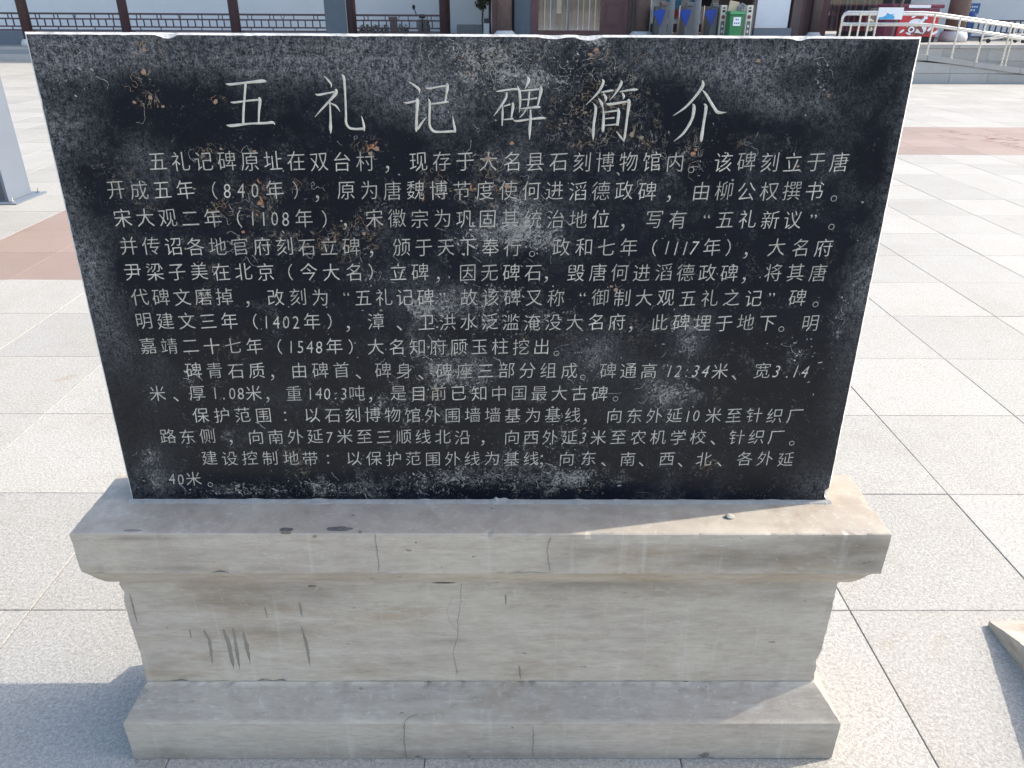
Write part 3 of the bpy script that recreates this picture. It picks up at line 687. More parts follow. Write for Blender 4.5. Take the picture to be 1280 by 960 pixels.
# --- the text: (y at x=0, dy over 1000 px, [(run, x of first, x of last)])
TXT = [
 (201.5, 1.5, [('五礼记碑原址在双台村',197,456.5),('，',484,484),('现存于大名县石刻博物馆内',523,844),('。',865,865),('该碑刻立于唐',904,1049)]),
 (237.5, 2, [('开成五年',145,231.6),('（',268,268),('840',284,318.6),('年',343.5,343.5),('）',369.5,369.5),('，',396,396),('原为唐魏博节度使何进滔德政碑',432.5,809),('，',837,837),('由柳公权撰书',876.6,1018),('。',1044,1044)]),
 (272.5, 2.5, [('宋大观二年',153.4,266),('（',299,299),('1108',316,357),('年',380,380),('）',405.6,405.6),('，',431,431),('宋徽宗为巩固其统治地位',468,751),('，',779,779),('写有',818,847),('“',883,883),('五礼新议',906.5,991),('”',1016,1016),('。',1041,1041)]),
 (308, 2, [('并传诏各地官府刻石立碑',161,439),('，',464,464),('颁于天下奉行',502,640.6),('。',665.5,665.5),('政和七年',701.5,786),('（',818,818),('1117',834,868),('年',890,890),('）',910.6,910.6),('，',933.4,933.4),('大名府',970.6,1029.4)]),
 (339.5, 2, [('尹梁子美在北京',166,332),('（',363,363),('今大名',386,442),('）',463.5,463.5),('立碑',498,525),('，',547.6,547.6),('因无碑石',584.7,666.3),('，',683,683),('毁唐何进滔德政碑',720,911.4),('，',931,931),('将其唐',966.5,1022.4)]),
 (371, 2, [('代碑文磨掉',174.8,280.5),('，',309,309),('改刻为',344.8,400),('“',433,433),('五礼记碑',454,532),('”',553,553),('故该碑又称',586,694.8),('“',728,728),('御制大观五礼之记',750,942),('”',964,964),('碑',996.7,996.7),('。',1021,1021)]),
 (401, 3, [('明建文三年',180,286.8),('（',319,319),('1402',333,370),('年',390,390),('）',412,412),('，',434.8,434.8),('漳',470,470),('、',499,499),('卫洪水泛滥淹没大名府',533,771),('，',789,789),('此碑埋于地下',824.5,959),('。',978,978),('明',1013,1013)]),
 (432, 3, [('嘉靖二十七年',185,318),('（',349.6,349.6),('1548',364,399),('年',418,418),('）',438.4,438.4),('大名知府顾玉柱挖出',469.6,677),('。',696,696)]),
 (463, 1, [('碑青石质',242,321),('，',340,340),('由碑首',374,426.7),('、',447.6,447.6),('碑身',478.8,505),('、',526,526),('碑座三部分组成',554.8,711.6),('。',729,729),('碑通高',760,811),('12',837,848),(':',859,859),('34',870,882),('米',900,900),('、',918.6,918.6),('宽',953,953),('3',971,971),('.',985,985),('14',995,1006.5)]),
 (491.3, 1, [('米',197,197),('、',219,219),('厚',246.4,246.4),('1.08',269,301),('米',317,317),('，',334,334),('重',367.6,367.6),('140.3',388,430),('吨',446.5,446.5),('，',463,463),('是目前已知中国最大古碑',498,749.5),('。',770,770)]),
 (518.7, 1, [('保护范围',251,329.4),('：',356.5,356.5),('以石刻博物馆外围墙墙基为基线',390.7,716),('，',732,732),('向东外延',768,843),('10',860,870.5),('米至针织厂',892,993.6)]),
 (545.5, 1.5, [('路东侧',210,259),('，',288,288),('向南外延',320,394),('7',412,412),('米至三顺线北沿',431,578),('，',603.7,603.7),('向西外延',640,711.6),('3',729,729),('米至农机学校',748,872.5),('、',892,892),('针织厂',921,970),('。',991,991)]),
 (573, 1, [('建设控制',262,337.5),('地带',364,387.8),('：',410,410),('以保护范围外线为基线',443,664),('；',677,677),('向东',708.4,735.8),('、',755,755),('南',784.6,784.6),('、',802,802),('西',833.4,833.4),('、',851,851),('北',880,880),('、',900,900),('各外延',931,982)]),
 (598.5, 1, [('40',215,226),('米',242,242),('。',262,262)]),
]
glyphs = {}
def thin(V, P, d):
    """pull every outline vertex inwards by d (own mitre, clamped)"""
    use = {}
    for p in P:
        for q in range(len(p)): use[(p[q], p[(q+1) % len(p)])] = 1
    nx_ = {}; pv = {}
    for a, b in use:
        if (b, a) not in use: nx_.setdefault(a, []).append(b); pv.setdefault(b, []).append(a)
    out = list(V)
    for a in nx_:
        if len(nx_[a]) != 1 or len(pv.get(a, ())) != 1: continue
        p, c, n = V[pv[a][0]], V[a], V[nx_[a][0]]
        e1 = (c[0]-p[0], c[1]-p[1]); e2 = (n[0]-c[0], n[1]-c[1]); l1 = math.hypot(*e1) or 1; l2 = math.hypot(*e2) or 1
        n1 = (-e1[1]/l1, e1[0]/l1); n2 = (-e2[1]/l2, e2[0]/l2); m_ = (n1[0]+n2[0], n1[1]+n2[1]); lm = math.hypot(*m_)
        if lm < .2: continue
        m_ = (m_[0]/lm, m_[1]/lm); k = min(1.6, 1/max(.3, m_[0]*n1[0]+m_[1]*n1[1]))*d
        out[a] = (c[0]+m_[0]*k, c[1]+m_[1]*k)
    return out
def make_glyphs():
    chars = sorted({c for _, _, R in TXT for r, _, _ in R for c in r}); objs = []
    for c in chars:
        cu = bpy.data.curves.new('glyph', 'FONT'); cu.body = c; cu.size = 1; cu.resolution_u = 2; cu.fill_mode = 'FRONT'
        o = bpy.data.objects.new('glyph', cu); C.objects.link(o); objs.append(o)
    dg = bpy.context.evaluated_depsgraph_get(); dg.update()
    for c, o in zip(chars, objs):
        me = o.evaluated_get(dg).to_mesh()
        V = [(v.co.x, v.co.y) for v in me.vertices]; P = []
        for p in me.polygons:
            t = list(p.vertices)
            if sum(V[t[q]][0]*V[t[(q+1) % len(t)]][1]-V[t[(q+1) % len(t)]][0]*V[t[q]][1] for q in range(len(t))) < 0: t.reverse()
            P.append(tuple(t))
        o.evaluated_get(dg).to_mesh_clear(); glyphs[c] = (thin(V, P, .012), P)
    for o in objs:
        cu = o.data; bpy.data.objects.remove(o); bpy.data.curves.remove(cu)
make_glyphs()
EM = .0362
PUN = '，。、；'
grnd = random.Random(11); gm = {}; nchar = 0; RV = []; RF = []
def gvar(c, ital, sx, sz, my, tilt):
    key = (c, ital)
    if key not in gm:
        gv, gp = glyphs[c]; mx = (min(v[0] for v in gv)+max(v[0] for v in gv))/2; V = []
        for gx, gy in gv:
            u, v = gx-mx, gy-my; u += ital*v+.03*v; v += tilt*(gx-mx); V.append((u*sx, 0, v*sz))
        Fc = [tuple(p) for p in gp]; n = len(V); V += [(a, .001, b) for a, _, b in V]
        ed = {(p[q], p[(q+1) % len(p)]) for p in gp for q in range(len(p))}
        Fc += [(q, p, n+p, n+q) for p, q in ed if (q, p) not in ed]
        me = bpy.data.meshes.new('inscribed_character'); me.from_pydata(V, [], Fc); me.update(); me.materials.append(M['letterfine']); gm[key] = (me, V, Fc)
    return gm[key]
zi = 0
for y0, dy, runs in TXT:
    for run, xa, xb in runs:
        for k, c in enumerate(run):
            x = xa if len(run) == 1 else xa+(xb-xa)*k/(len(run)-1)
            cx, cz = TL(x, y0+dy*x/1000+grnd.uniform(-.6, .6))
            if not glyphs[c][0]: continue
            sx = EM*.95; sz = EM; ital = 0; my = .36; tilt = .055
            if c.isdigit() or c in '.:':
                sx, sz, ital, tilt = EM*.80, EM*1.02, .10, 0
                if run in ('1117', '12', '34', '14', '3') and c != ':': ital = .24
                if c == '1': sx = EM*.7
            elif c in PUN: my = .40; tilt = 0; sx = sz = EM*1.1
            elif c in '（）“”：': my = .37; tilt = 0; sz = EM*.92
            me, V, Fc = gvar(c, ital, sx, sz, my, tilt); zi += 1; e = .0004+.00004*(zi % 5); a = grnd.uniform(-.025, .025)
            if nchar < 294 and c not in '，。、；：':
                nchar += 1; o = meshobj('inscribed_character', me, tab, None, (cx, -e, cz)); o.rotation_euler = (0, a, 0)
            else:
                n = len(RV); RV += [(cx+u, -e+v, cz+w_) for u, v, w_ in V]; RF += [tuple(q+n for q in p) for p in Fc]
raw('small_inscription_text', RV, RF, M['letterfine'], tab, 'stuff')

# --- curly mineral crust and ochre flakes standing proud of the face (nobody could count them)
def crusts():
    r = random.Random(21); V = []; Fc = []; V2 = []; F2 = []
    def rib(V, Fc, pts, w0):
        base = len(V); n = len(pts)
        for i, (x, z) in enumerate(pts):
            a, b = pts[max(i-1, 0)], pts[min(i+1, n-1)]; dx, dz = b[0]-a[0], b[1]-a[1]; l = math.hypot(dx, dz) or 1; h = w0*(.3+.9*r.random())/2
            V += [(x-dz/l*h, -.0001, z+dx/l*h), (x, -.0009, z), (x+dz/l*h, -.0001, z-dx/l*h)]
        for i in range(n-1):
            k = base+3*i; Fc += [(k, k+1, k+4, k+3), (k+1, k+2, k+5, k+4)]
    spots = [(o[0], o[1], o[2], o[3], o[4]) for o in OC]
    for cx, cz, rx, rz, s in spots:
        for _ in range(int(1+4.5*s*(rx*rz)**.5/.05)):
            x, z = cx+r.gauss(0, .7)*rx, cz+r.gauss(0, .7)*rz
            if abs(x) > TW/2-.02 or not .03 < z < TH-.02: continue
            a = r.random()*6.28; curl = r.uniform(-.5, .5); pts = [(x, z)]
            for _ in range(r.randint(5, 26)):
                a += curl+r.gauss(0, .55); 
                if r.random() < .15: curl = r.uniform(-.6, .6)
                x += math.cos(a)*.0022; z += math.sin(a)*.0022; pts.append((x, z))
            T_, Fx = (V, Fc) if r.random() < .3 else (V2, F2)
            rib(T_, Fx, pts, .0008)
    for cx, cz, rx, rz, s in KR:
        for _ in range(int(2+5*s*(rx*rz)**.5/.03)):
            x, z = cx+r.gauss(0, .8)*rx, cz+r.gauss(0, .8)*rz
            if abs(x) > TW/2-.02 or not .015 < z < TH-.02: continue
            a = r.choice((-.5, -.75, 2.4, .9, r.uniform(0, 6)))+r.gauss(0, .25); curl = r.uniform(-.15, .15); pts = [(x, z)]
            for _ in range(r.randint(3, 14)):
                a += curl+r.gauss(0, .30); x += math.cos(a)*.0024; z += math.sin(a)*.0024; pts.append((x, z))
            rib(V2, F2, pts, .0009)
    raw('ochre_vein_crust', V, Fc, M['tan'], tab, 'stuff'); raw('pale_vein_crust', V2, F2, M['crust'], tab, 'stuff')
    flakes = [(180, 90, 7), (180, 62, 5), (188, 122, 6), (204, 133, 4), (269, 127, 6), (168, 128, 4), (470, 186, 7), (463, 192, 5), (300, 260, 4), (329, 258, 4), (304, 290, 4), (455, 292, 5), (605, 200, 4), (610, 198, 6), (866, 192, 6), (870, 187, 4), (634, 233, 7), (790, 168, 7), (802, 172, 5), (745, 62, 6), (738, 68, 5),
              (770, 362, 6), (764, 358, 4), (546, 487, 6), (606, 118, 3), (697, 237, 4), (640, 179, 5), (855, 60, 3), (948, 76, 5), (476, 388, 4), (318, 189, 4), (276, 186, 4), (820, 208, 4), (810, 203, 3), (612, 284, 4), (997, 208, 4), (1000, 214, 3), (780, 130, 4), (385, 305, 3), (243, 236, 3), (232, 311, 3)]
    bm = bmesh.new()
    for i, (x, y, s) in enumerate(flakes):
        cx, cz = TL(x, y); n = 12; R2 = s*.0006; top = []; bot = []
        for k in range(n):
            a = 2*math.pi*k/n; q = R2*(1+.7*noise.noise(Vector((math.cos(a)*1.6+i, math.sin(a)*1.6, i*3.1))))
            bot.append(bm.verts.new((cx+q*math.cos(a)*1.25, .0003, cz+q*math.sin(a)))); top.append(bm.verts.new((cx+q*.8*math.cos(a)*1.25, -.001, cz+q*.8*math.sin(a))))
        bm.faces.new(top)
        for k in range(n): bm.faces.new((top[k], bot[k], bot[(k+1) % n], top[(k+1) % n]))
    obj('ochre_flakes', bm, M['tan'], tab, 'stuff')
    # small pale splashes
    bm = bmesh.new()
    for i in range(850):
        o = r.choice(KR) if r.random() < .75 else (r.uniform(-.7, .7), r.uniform(.05, .85), .1, .1, 1)
        cx, cz = o[0]+r.gauss(0, .75)*o[2], o[1]+r.gauss(0, .75)*o[3]
        if abs(cx) > TW/2-.01 or not .01 < cz < TH-.01: continue
        n = 7; R2 = r.choice((.0005, .0006, .0008, .0011, .0014, .0022)); st_ = r.uniform(.5, 2.2); an = r.uniform(-.9, .3); fr = []
        for k in range(n):
            a = 2*math.pi*k/n; q = R2*r.uniform(.45, 1.25); u, v = q*math.cos(a)*st_, q*math.sin(a)/st_**.5
            fr.append(bm.verts.new((cx+u*math.cos(an)-v*math.sin(an), -.0003-.0001*(i % 3), cz+u*math.sin(an)+v*math.cos(an))))
        bm.faces.new(fr)
    obj('pale_specks', bm, M['crust'], tab, 'stuff')
crusts()

# ------------------------------------------------------------------ SMALL STONE RAMP at lower right
bm = bmesh.new()
RX0, RX1, RY0, RY1 = 1.383, 2.25, .95, 1.668
def rz(y): return .018+(RY1-y)*.315
vs_ = []
for x in [RX0+(RX1-RX0)*k/12 for k in range(13)]:
    for y in [RY0+(RY1-RY0)*k/60 for k in range(61)]:
        q = noise.noise(Vector((x*20, y*20, 2)))
        vs_.append((bm.verts.new((x+((.004*q+.002*noise.noise(Vector((x*90, y*90, 2)))) if x == RX0 else 0), y, rz(y)+.002*q)), bm.verts.new((x, y, 0))))
G = lambda i, j, k: vs_[i*61+j][k]
for i in range(12):
    for j in range(60): bm.faces.new((G(i, j, 0), G(i+1, j, 0), G(i+1, j+1, 0), G(i, j+1, 0)))
for j in range(60): bm.faces.new((G(0, j, 0), G(0, j+1, 0), G(0, j+1, 1), G(0, j, 1))); bm.faces.new((G(12, j, 0), G(12, j+1, 0), G(12, j+1, 1), G(12, j, 1)))
for i in range(12): bm.faces.new((G(i, 0, 0), G(i+1, 0, 0), G(i+1, 0, 1), G(i, 0, 1))); bm.faces.new((G(i, 60, 0), G(i+1, 60, 0), G(i+1, 60, 1), G(i, 60, 1)))
o = obj('stone_ramp', bm, M['stone'], None); tag(o, 'low wedge of pale stone at the lower right edge, casting a dark shadow', 'stone ramp')

# ------------------------------------------------------------------ STEEL POST at left
pc = PZ(12, 254)
post = thing('steel_post', 'tall grey painted square steel post on a bolted base plate left of the tablet', 'post', (pc.x-.30, pc.y+.18, 0))
def loc(o, par): o.parent = par; return o
def pbox(name, x0, x1, y0, y1, z0, z1, m, par, bev=0):
    L = par.location; return bxo(name, x0-L.x, x1-L.x, y0-L.y, y1-L.y, z0-L.z, z1-L.z, m, par, bev)
pbox('post_shaft', pc.x-.60, pc.x, pc.y, pc.y+.36, .012, 3.4, M['steelpost'], post, .004)
pbox('shade_panel', pc.x-.56, pc.x-.03, pc.y-.006, pc.y+.01, .03, .75, M['darkplate'], post)  # dark sheet that paints the shade on the post's front face
pbox('base_plate', pc.x-.68, pc.x+.10, pc.y-.07, pc.y+.43, 0.001, .012, M['steelpost'], post, .002)
for dx, dy in ((.05, -.03), (.05, .39), (-.64, -.03), (-.64, .39)):
    bm = bmesh.new(); tube(bm, (pc.x+dx-post.location.x, pc.y+dy-post.location.y, .012), (pc.x+dx-post.location.x, pc.y+dy-post.location.y, .03), .016, 6)
    tube(bm, (pc.x+dx-post.location.x, pc.y+dy-post.location.y, .03), (pc.x+dx-post.location.x, pc.y+dy-post.location.y, .055), .007, 8); obj('bolt', bm, M['rail'], post)

# ------------------------------------------------------------------ LEFT GALLERY (behind the plaza)
GY = 25.5; GC = 26.4; GW = 29.4
zf = .36
gal_x0, gal_x1 = -42, -.6
plat = thing('gallery_platform', 'stepped grey stone platform under the timber gallery at the back left', 'platform', (-20, GY, 0))
bxo('platform_core', -22, 19.4, .42, 6, -.02, .30, M['concrete'], plat)
# kerb courses of separate stones
step = 0.85
def stones(par, y0, y1, z0, z1, xa, xb, step, seed, m='kerb'):
    r = random.Random(seed); base = bmesh.new(); box(base, 0, step-.006, 0, y1-y0, 0, z1-z0, .004)
    me = bpy.data.meshes.new('kerb_stone'); base.to_mesh(me); base.free(); me.materials.append(M[m])
    k = 0; x = xa
    while x < xb-step*.5:
        L = par.location; meshobj('kerb_stone', me, par, None, (x-L.x, y0-L.y+r.uniform(-.002, .002), z0-L.z+r.uniform(-.001, .001))); x += step
stones(plat, GY, GY+.45, -.01, .045, -24, -14, 1.0, 1)
stones(plat, GY+.08, GY+.5, .045, .17, -24, -14, .95, 2)
stones(plat, GY+.42, GY+1.6, .17, zf, -24, -14, 1.05, 3)
bxo('platform_edge', 6, 19.4, 0, 1.6, 0, .355, M['kerb'], plat)
# back wall
wall = thing('gallery_wall', 'long white plastered wall with a grey skirting behind the left gallery', 'wall', (-20, GW, 0))
bxo('wall_surface', -24, 20.4, 0, .3, .0, 4.2, M['wall'], wall)
bxo('skirting', -24, 20.4, -.03, .001, .0, .72, M['wallbase'], wall)
roof = thing('gallery_roof', 'grey tiled roof carried by the gallery columns', 'roof', (-20, GC, 5.8))
bm = bmesh.new(); box(bm, -24, 19, -.3, 3.4, 0, .18); obj('roof_slab', bm, M['rooftile'], roof)
colpx = [(30, 12), (155, 11), (293, 12), (437, 16), (556, 13)]
proto = None
gl_cols = []
for i, (cx, wd) in enumerate([(-107, 12)]+colpx):
    p = PY(cx, 20, GC); X = p.x; gl_cols.append(X); r = wd*.5*.0255
    labs = ['dark timber gallery column left of the railing', 'dark red timber gallery column over the top left corner of the tablet', 'second dark timber gallery column from the left along the railing', 'third slim dark timber column between two railing bays',
            'dark timber column standing against the slate grey pillar', 'dark timber column at the right end of the gallery railing']
    if i == 0: continue
    col = thing('gallery_column', labs[i], 'column', (X, GC, zf), group='timber columns of the left gallery')
    bm = bmesh.new(); lathe(bm, [(r, .22), (r, 5.43)], n=20); obj('shaft', bm, M['darkwood' if i in (1, 5) else 'railwood'], col, smooth=True)
    bm = bmesh.new(); lathe(bm, [(r*1.7, 0), (r*1.75, .10), (r*1.4, .20), (r*1.1, .222)], n=20); obj('column_base', bm, M['stonebase'], col, smooth=True)
# slate pillar
a, b = PY(406, 20, GC-.3).x, PY(433, 20, GC-.3).x
o = bxo('slate_pillar', a, b, GC-.3, GC+.25, zf, 5.79, M['slate'], None, .01); tag(o, 'broad slate grey square pillar interrupting the gallery railing', 'pillar')
# railings, bay by bay
def bay(xa, xb, label, Yb=GC):
    zt, zm, zl, zb = PY(280, 18, Yb).z, PY(280, 24.6, Yb).z, PY(280, 34.2, Yb).z, PY(280, 38.8, Yb).z
    t = thing('gallery_railing', label, 'railing', ((xa+xb)/2, Yb, zb), group='timber railings between the gallery columns')
    w_ = (xb-xa)/2
    for nm, z, h in (('top_rail', zt, .055), ('middle_rail', zm, .042), ('lower_rail', zl, .042), ('bottom_rail', zb, .045)):
        bxo(nm, -w_, w_, -.022-.002*len(nm) % .01, .022, z-zb-h/2, z-zb+h/2, M['railwood'], t)
    n = max(3, int((xb-xa)/.225)); me = None
    for k in range(1, n):
        x = -w_+2*w_*k/n
        if me is None:
            o = bxo('baluster', -.017, .017, -.014, .014, 0.003, zm-zl-.033, M['railwood'], t); me = o.data; o.location = (x, 0, zl-zb+.015)
        else: meshobj('baluster', me, t, None, (x, 0, zl-zb+.015))
    me2 = None; m_ = max(2, round((xb-xa)/.62))
    for k in range(m_):
        xc = -w_+2*w_*(k+.5)/m_
        for dx in ((-.06, .06) if k != m_//2 else (0,)):
            if me2 is None:
                o = bxo('spacer', -.0125, .0125, -.014, .014, 0, zt-zm-.036, M['railwood'], t); me2 = o.data; o.location = (xc+dx, 0, zm-zb+.015)
            else: meshobj('spacer', me2, t, None, (xc+dx, 0, zm-zb+.015))
        bxo('foot_block', xc-.0125, xc+.0125, -.014, .014, .0175, zl-zb-.015, M['railwood'], t)
    # carved V ornament in the middle of the bay
    bm = bmesh.new(); h = (zt-zm)
    for s in (-1, 1): tube(bm, (w_*0+s*.012, 0, zm-zb+.02), (s*.06, 0, zt-zb-.02), .010, 6)
    obj('carved_ornament', bm, M['railwood'], t)
    if True:
        bxo('support_pier', -w_+.02, -w_+.12, -.04, .04, zf-zb+.0, -.018, M['darkwood'], t)
    return t
bay(PY(-100, 20, GC).x, gl_cols[1]-.13, 'dark timber railing bay at the far left edge of the photo')
bay(gl_cols[1]+.13, gl_cols[2]-.12, 'dark timber railing bay above the upper left corner of the tablet')
bay(gl_cols[2]+.13, gl_cols[3]-.12, 'dark timber railing bay between the second and third columns')
bay(gl_cols[3]+.13, a-.01, 'dark timber railing bay ending at the slate grey pillar')
bay(gl_cols[4]+.18, gl_cols[5]-.16, 'dark timber railing bay in front of the potted plants and scooter')

# things behind the last bay
def foliage(bm, c, rad, n, s, r, flat=1.0):
    for _ in range(n):
        d = Vector((r.gauss(0, 1), r.gauss(0, 1), r.gauss(0, 1))).normalized()*rad*r.random()**.4
        p = Vector(c)+Vector((d.x, d.y, d.z*flat)); q = Euler((r.random()*6, r.random()*6, r.random()*6)).to_matrix()
        l = s*r.uniform(.6, 1.4)
        vs = [bm.verts.new(p+q @ Vector(v)) for v in ((-l*.4, 0, 0), (0, l, 0), (l*.4, 0, 0), (0, -l, l*.15))]; bm.faces.new(vs)
rr = random.Random(5)
PYl = 27.6
plabels = ['leafy potted plant behind the railing, nearest the slate pillar', 'second potted plant from the slate pillar behind the railing', 'third potted plant from the slate pillar behind the railing', 'fourth potted plant from the slate pillar behind the railing', 'fifth potted plant from the slate pillar, beside the short brown stub', 'potted plant just right of the short brown stub', 'rightmost low potted plant behind the railing, nearest the scooter']
for i, px in enumerate((453, 460, 467, 474, 482, 500, 507)):
    p = PY(px, 38, PYl); t = thing('potted_plant', plabels[i], 'potted plant', (p.x, PYl, zf), group='potted plants behind the gallery railing')
    bm = bmesh.new(); lathe(bm, [(.06, 0), (.085, .30), (.095, .34)], n=14); obj('plant_pot', bm, M['stonebase' if i % 2 else 'brownwood'], t, smooth=False)
    bm = bmesh.new(); foliage(bm, (0, 0, .50), .13, 130, .035, rr, 1.3); obj('foliage', bm, M['leafgreen' if i % 2 else 'leaf'], t)
p = PY(492.5, 38, 27.4); o = bxo('timber_stub', p.x-.11, p.x+.11, 27.3, 27.5, zf, PY(492, 21, 27.4).z, M['brownwood'], None, .01); tag(o, 'short brown square timber stub standing among the potted plants', 'post')
# scooter seen head-on with its mirror stalk
p = PY(529, 38, 27.5); sx = p.x
sct = thing('parked_scooter', 'dark scooter parked behind the railing with one mirror sticking up', 'scooter', (sx, 27.5, zf))
bm = bmesh.new(); bmesh.ops.create_cone(bm, cap_ends=True, segments=24, radius1=.23, radius2=.23, depth=.09, matrix=Matrix.Translation((0, -.35, .23)) @ Matrix.Rotation(math.pi/2, 4, 'Y')); obj('wheel', bm, M['rubber'], sct)
bm = bmesh.new(); bmesh.ops.create_cone(bm, cap_ends=True, segments=24, radius1=.23, radius2=.23, depth=.10, matrix=Matrix.Translation((0, .75, .23)) @ Matrix.Rotation(math.pi/2, 4, 'Y')); obj('wheel', bm, M['rubber'], sct)
bm = bmesh.new(); box(bm, -.15, .15, -.18, -.10, .30, .82, .03); box(bm, -.13, .13, -.1, .45, .28, .36, .02); box(bm, -.15, .15, .35, .95, .36, .68, .05); obj('body', bm, M['grey'], sct)
bm = bmesh.new(); box(bm, -.13, .13, .30, .90, .681, .77, .03); obj('seat', bm, M['rubber'], sct)
bm = bmesh.new(); tube(bm, (-.30, -.12, .93), (.30, -.12, .93), .016); tube(bm, (0, -.35, .25), (0, -.12, .93), .022); box(bm, -.10, .10, -.2, -.08, .85, .97, .02); obj('handlebar', bm, M['rubber'], sct)
bm = bmesh.new(); tube(bm, (-.17, -.12, .93), (-.23, -.12, 1.10), .008)
zt_ = PY(521, 9, 27.4).z-zf
tube(bm, (-.19, -.12, .93), (-.26, -.12, zt_), .008); bmesh.ops.create_uvsphere(bm, u_segments=12, v_segments=8, radius=.05, matrix=Matrix.Translation((-.26, -.12, zt_)) @ Matrix.Diagonal((1, .4, 1.5, 1))); obj('mirror', bm, M['rubber'], sct)
# low planter wall + small trees in the gap
a, b = PY(571, 32, 28.0).x, PY(604, 32, 28.0).x
o = bxo('planter_wall', a, b, 27.9, 28.5, zf, PY(585, 31, 27.9).z, M['concrete'], None, .01); tag(o, 'low grey rendered planter wall in the gap right of the railing', 'planter wall')
for i, (px, top, rad, lab) in enumerate(((603.5, 12, .36, 'small bushy tree with a thin trunk behind the low planter wall'), (612.5, -8, .25, 'thin tree stem beside the first brown column, foliage above the frame'))):
    Yt = 27.3; p = PY(px, 38, Yt); t = thing('small_tree', lab, 'tree', (p.x, Yt, zf))
    zb_ = PY(px, top, Yt).z-zf
    bm = bmesh.new(); path(bm, [(0, 0, 0), (.015, 0, .4), (-.01, 0, .8), (.02, 0, zb_+.3), (.0, 0, zb_+.9)], .028 if i == 0 else .04); obj('trunk', bm, M['bark'], t, smooth=True)
    bm = bmesh.new()
    for q in range(12):
        u = q/12; foliage(bm, (rr.gauss(0, .06), rr.gauss(0, .06), zb_+.08+u*1.1), rad*(.35+.75*u), 120, .05, rr)
    obj('crown', bm, M['leaf'], t)
p = PY(608, 30, 27.1); t = thing('bottled_stand', 'small dark object on a white box beside the thin tree stem', 'box', (p.x, 27.1, zf))
bxo('white_box', -.09, .09, -.08, .08, .0, PY(608, 29, 27.1).z-zf, M['board'], t, .01); bxo('dark_top', -.075, .075, -.07, .07, PY(608, 29, 27.1).z-zf+.001, PY(608, 23, 27.1).z-zf, M['darkplate'], t, .02)

# ------------------------------------------------------------------ CENTRAL HALL FRONT
HY = 24.6; zl_ = .775
hall = thing('entrance_hall', 'dark timber hall front with maroon doors, glazing and a white wall section behind the tablet', 'building', (5, HY, zl_))
def hb(name, x0, x1, y0, y1, m, depth=.12, back=0, par=None, bev=0):
    """box on the hall front: px x0..x1 (measured at y=20), y0..y1 px or None for floor / overhead"""
    par = par or hall; Y = HY+back; L = hall.location
    xa, xb = PY(x0, 20, Y).x, PY(x1, 20, Y).x
    za = zl_ if y1 is None else PY((x0+x1)/2, y1, Y).z; zb = 3.6 if y0 is None else PY((x0+x1)/2, y0, Y).z
    if par is not hall:
        return bxo(name, xa-L.x, xb-L.x, Y-L.y, Y-L.y+depth, za-L.z, zb-L.z, m, par, bev)
    return bxo(name, xa-L.x, xb-L.x, Y-L.y, Y-L.y+depth, za-L.z, zb-L.z, m, par, bev)
hb('door_jamb', 615, 622.5, None, None, M['maroon'], .2, .1)
hb('dark_gap', 639.5, 643, None, None, M['black'], .1, .25)
hb('slate_panel', 643, 664, None, None, M['slate'], .12, .12)
hb('door_frame', 664, 673.5, None, None, M['maroon'], .12, .10)
w1 = hb('glazed_door', 673.7, 750, None, 38, M['cloth'], .04, .30)
hb('glass_pane', 673.7, 750, None, 38, M['glass'], .008, .16, w1)
for x, wd_, mm in ((676.5, 1.6, 'grey'), (681, .9, 'card'), (684.5, 1.6, 'grey'), (688, .8, 'stonebase'), (692, 2.4, 'slate'), (698.5, 3.0, 'card'), (703, 1.3, 'slate'), (709, .7, 'stonebase'), (716, 1.2, 'brownwood'), (722.5, .5, 'stonebase'), (729, .6, 'card'), (736.5, .7, 'stonebase'), (744, .8, 'card')):
    hb('curtain_reflection', x-wd_, x+wd_, None, 38 if mm != 'card' or x != 698.5 else 17, M[mm], .03, .262+.001*x/700, w1)  # coloured strips paint curtain folds and the reflections in the door glass
hb('dark_figure_reflection', 695.5, 701.5, 17.2, 34, M['black'], .02, .262, w1)  # dark strip painted as a figure reflected in the glass
hb('door_mullion', 709.5, 711.5, None, 38, M['grey'], .06, .13)
hb('door_sill', 673.7, 750, 38, None, M['maroon'], .15, .10)
dp = hb('door_leaf', 750.2, 785, None, None, M['maroon'], .07, .13)
for k, q in enumerate((0, 1)):
    pass
# raised moulding rings on the leaf
def ring_(par, x0, x1, y0, y1, wpx=.5):
    for nm, a_, b_, c_, d_ in (('moulding', x0, x0+wpx, y0, y1), ('moulding', x1-wpx, x1, y0, y1), ('moulding', x0+wpx, x1-wpx, y0, y0+wpx), ('moulding', x0+wpx, x1-wpx, y1-wpx, y1)):
        hb(nm, a_, b_, c_, d_, M['maroon'], .02, .112, par)
ring_(dp, 755, 779, 3, 34); ring_(dp, 758, 776, 6, 31)
hb('door_frame', 785.2, 789.5, None, None, M['darkwood'], .14, .08)
hb('side_post', 789.7, 794, None, None, M['brownwood'], .16, .10)
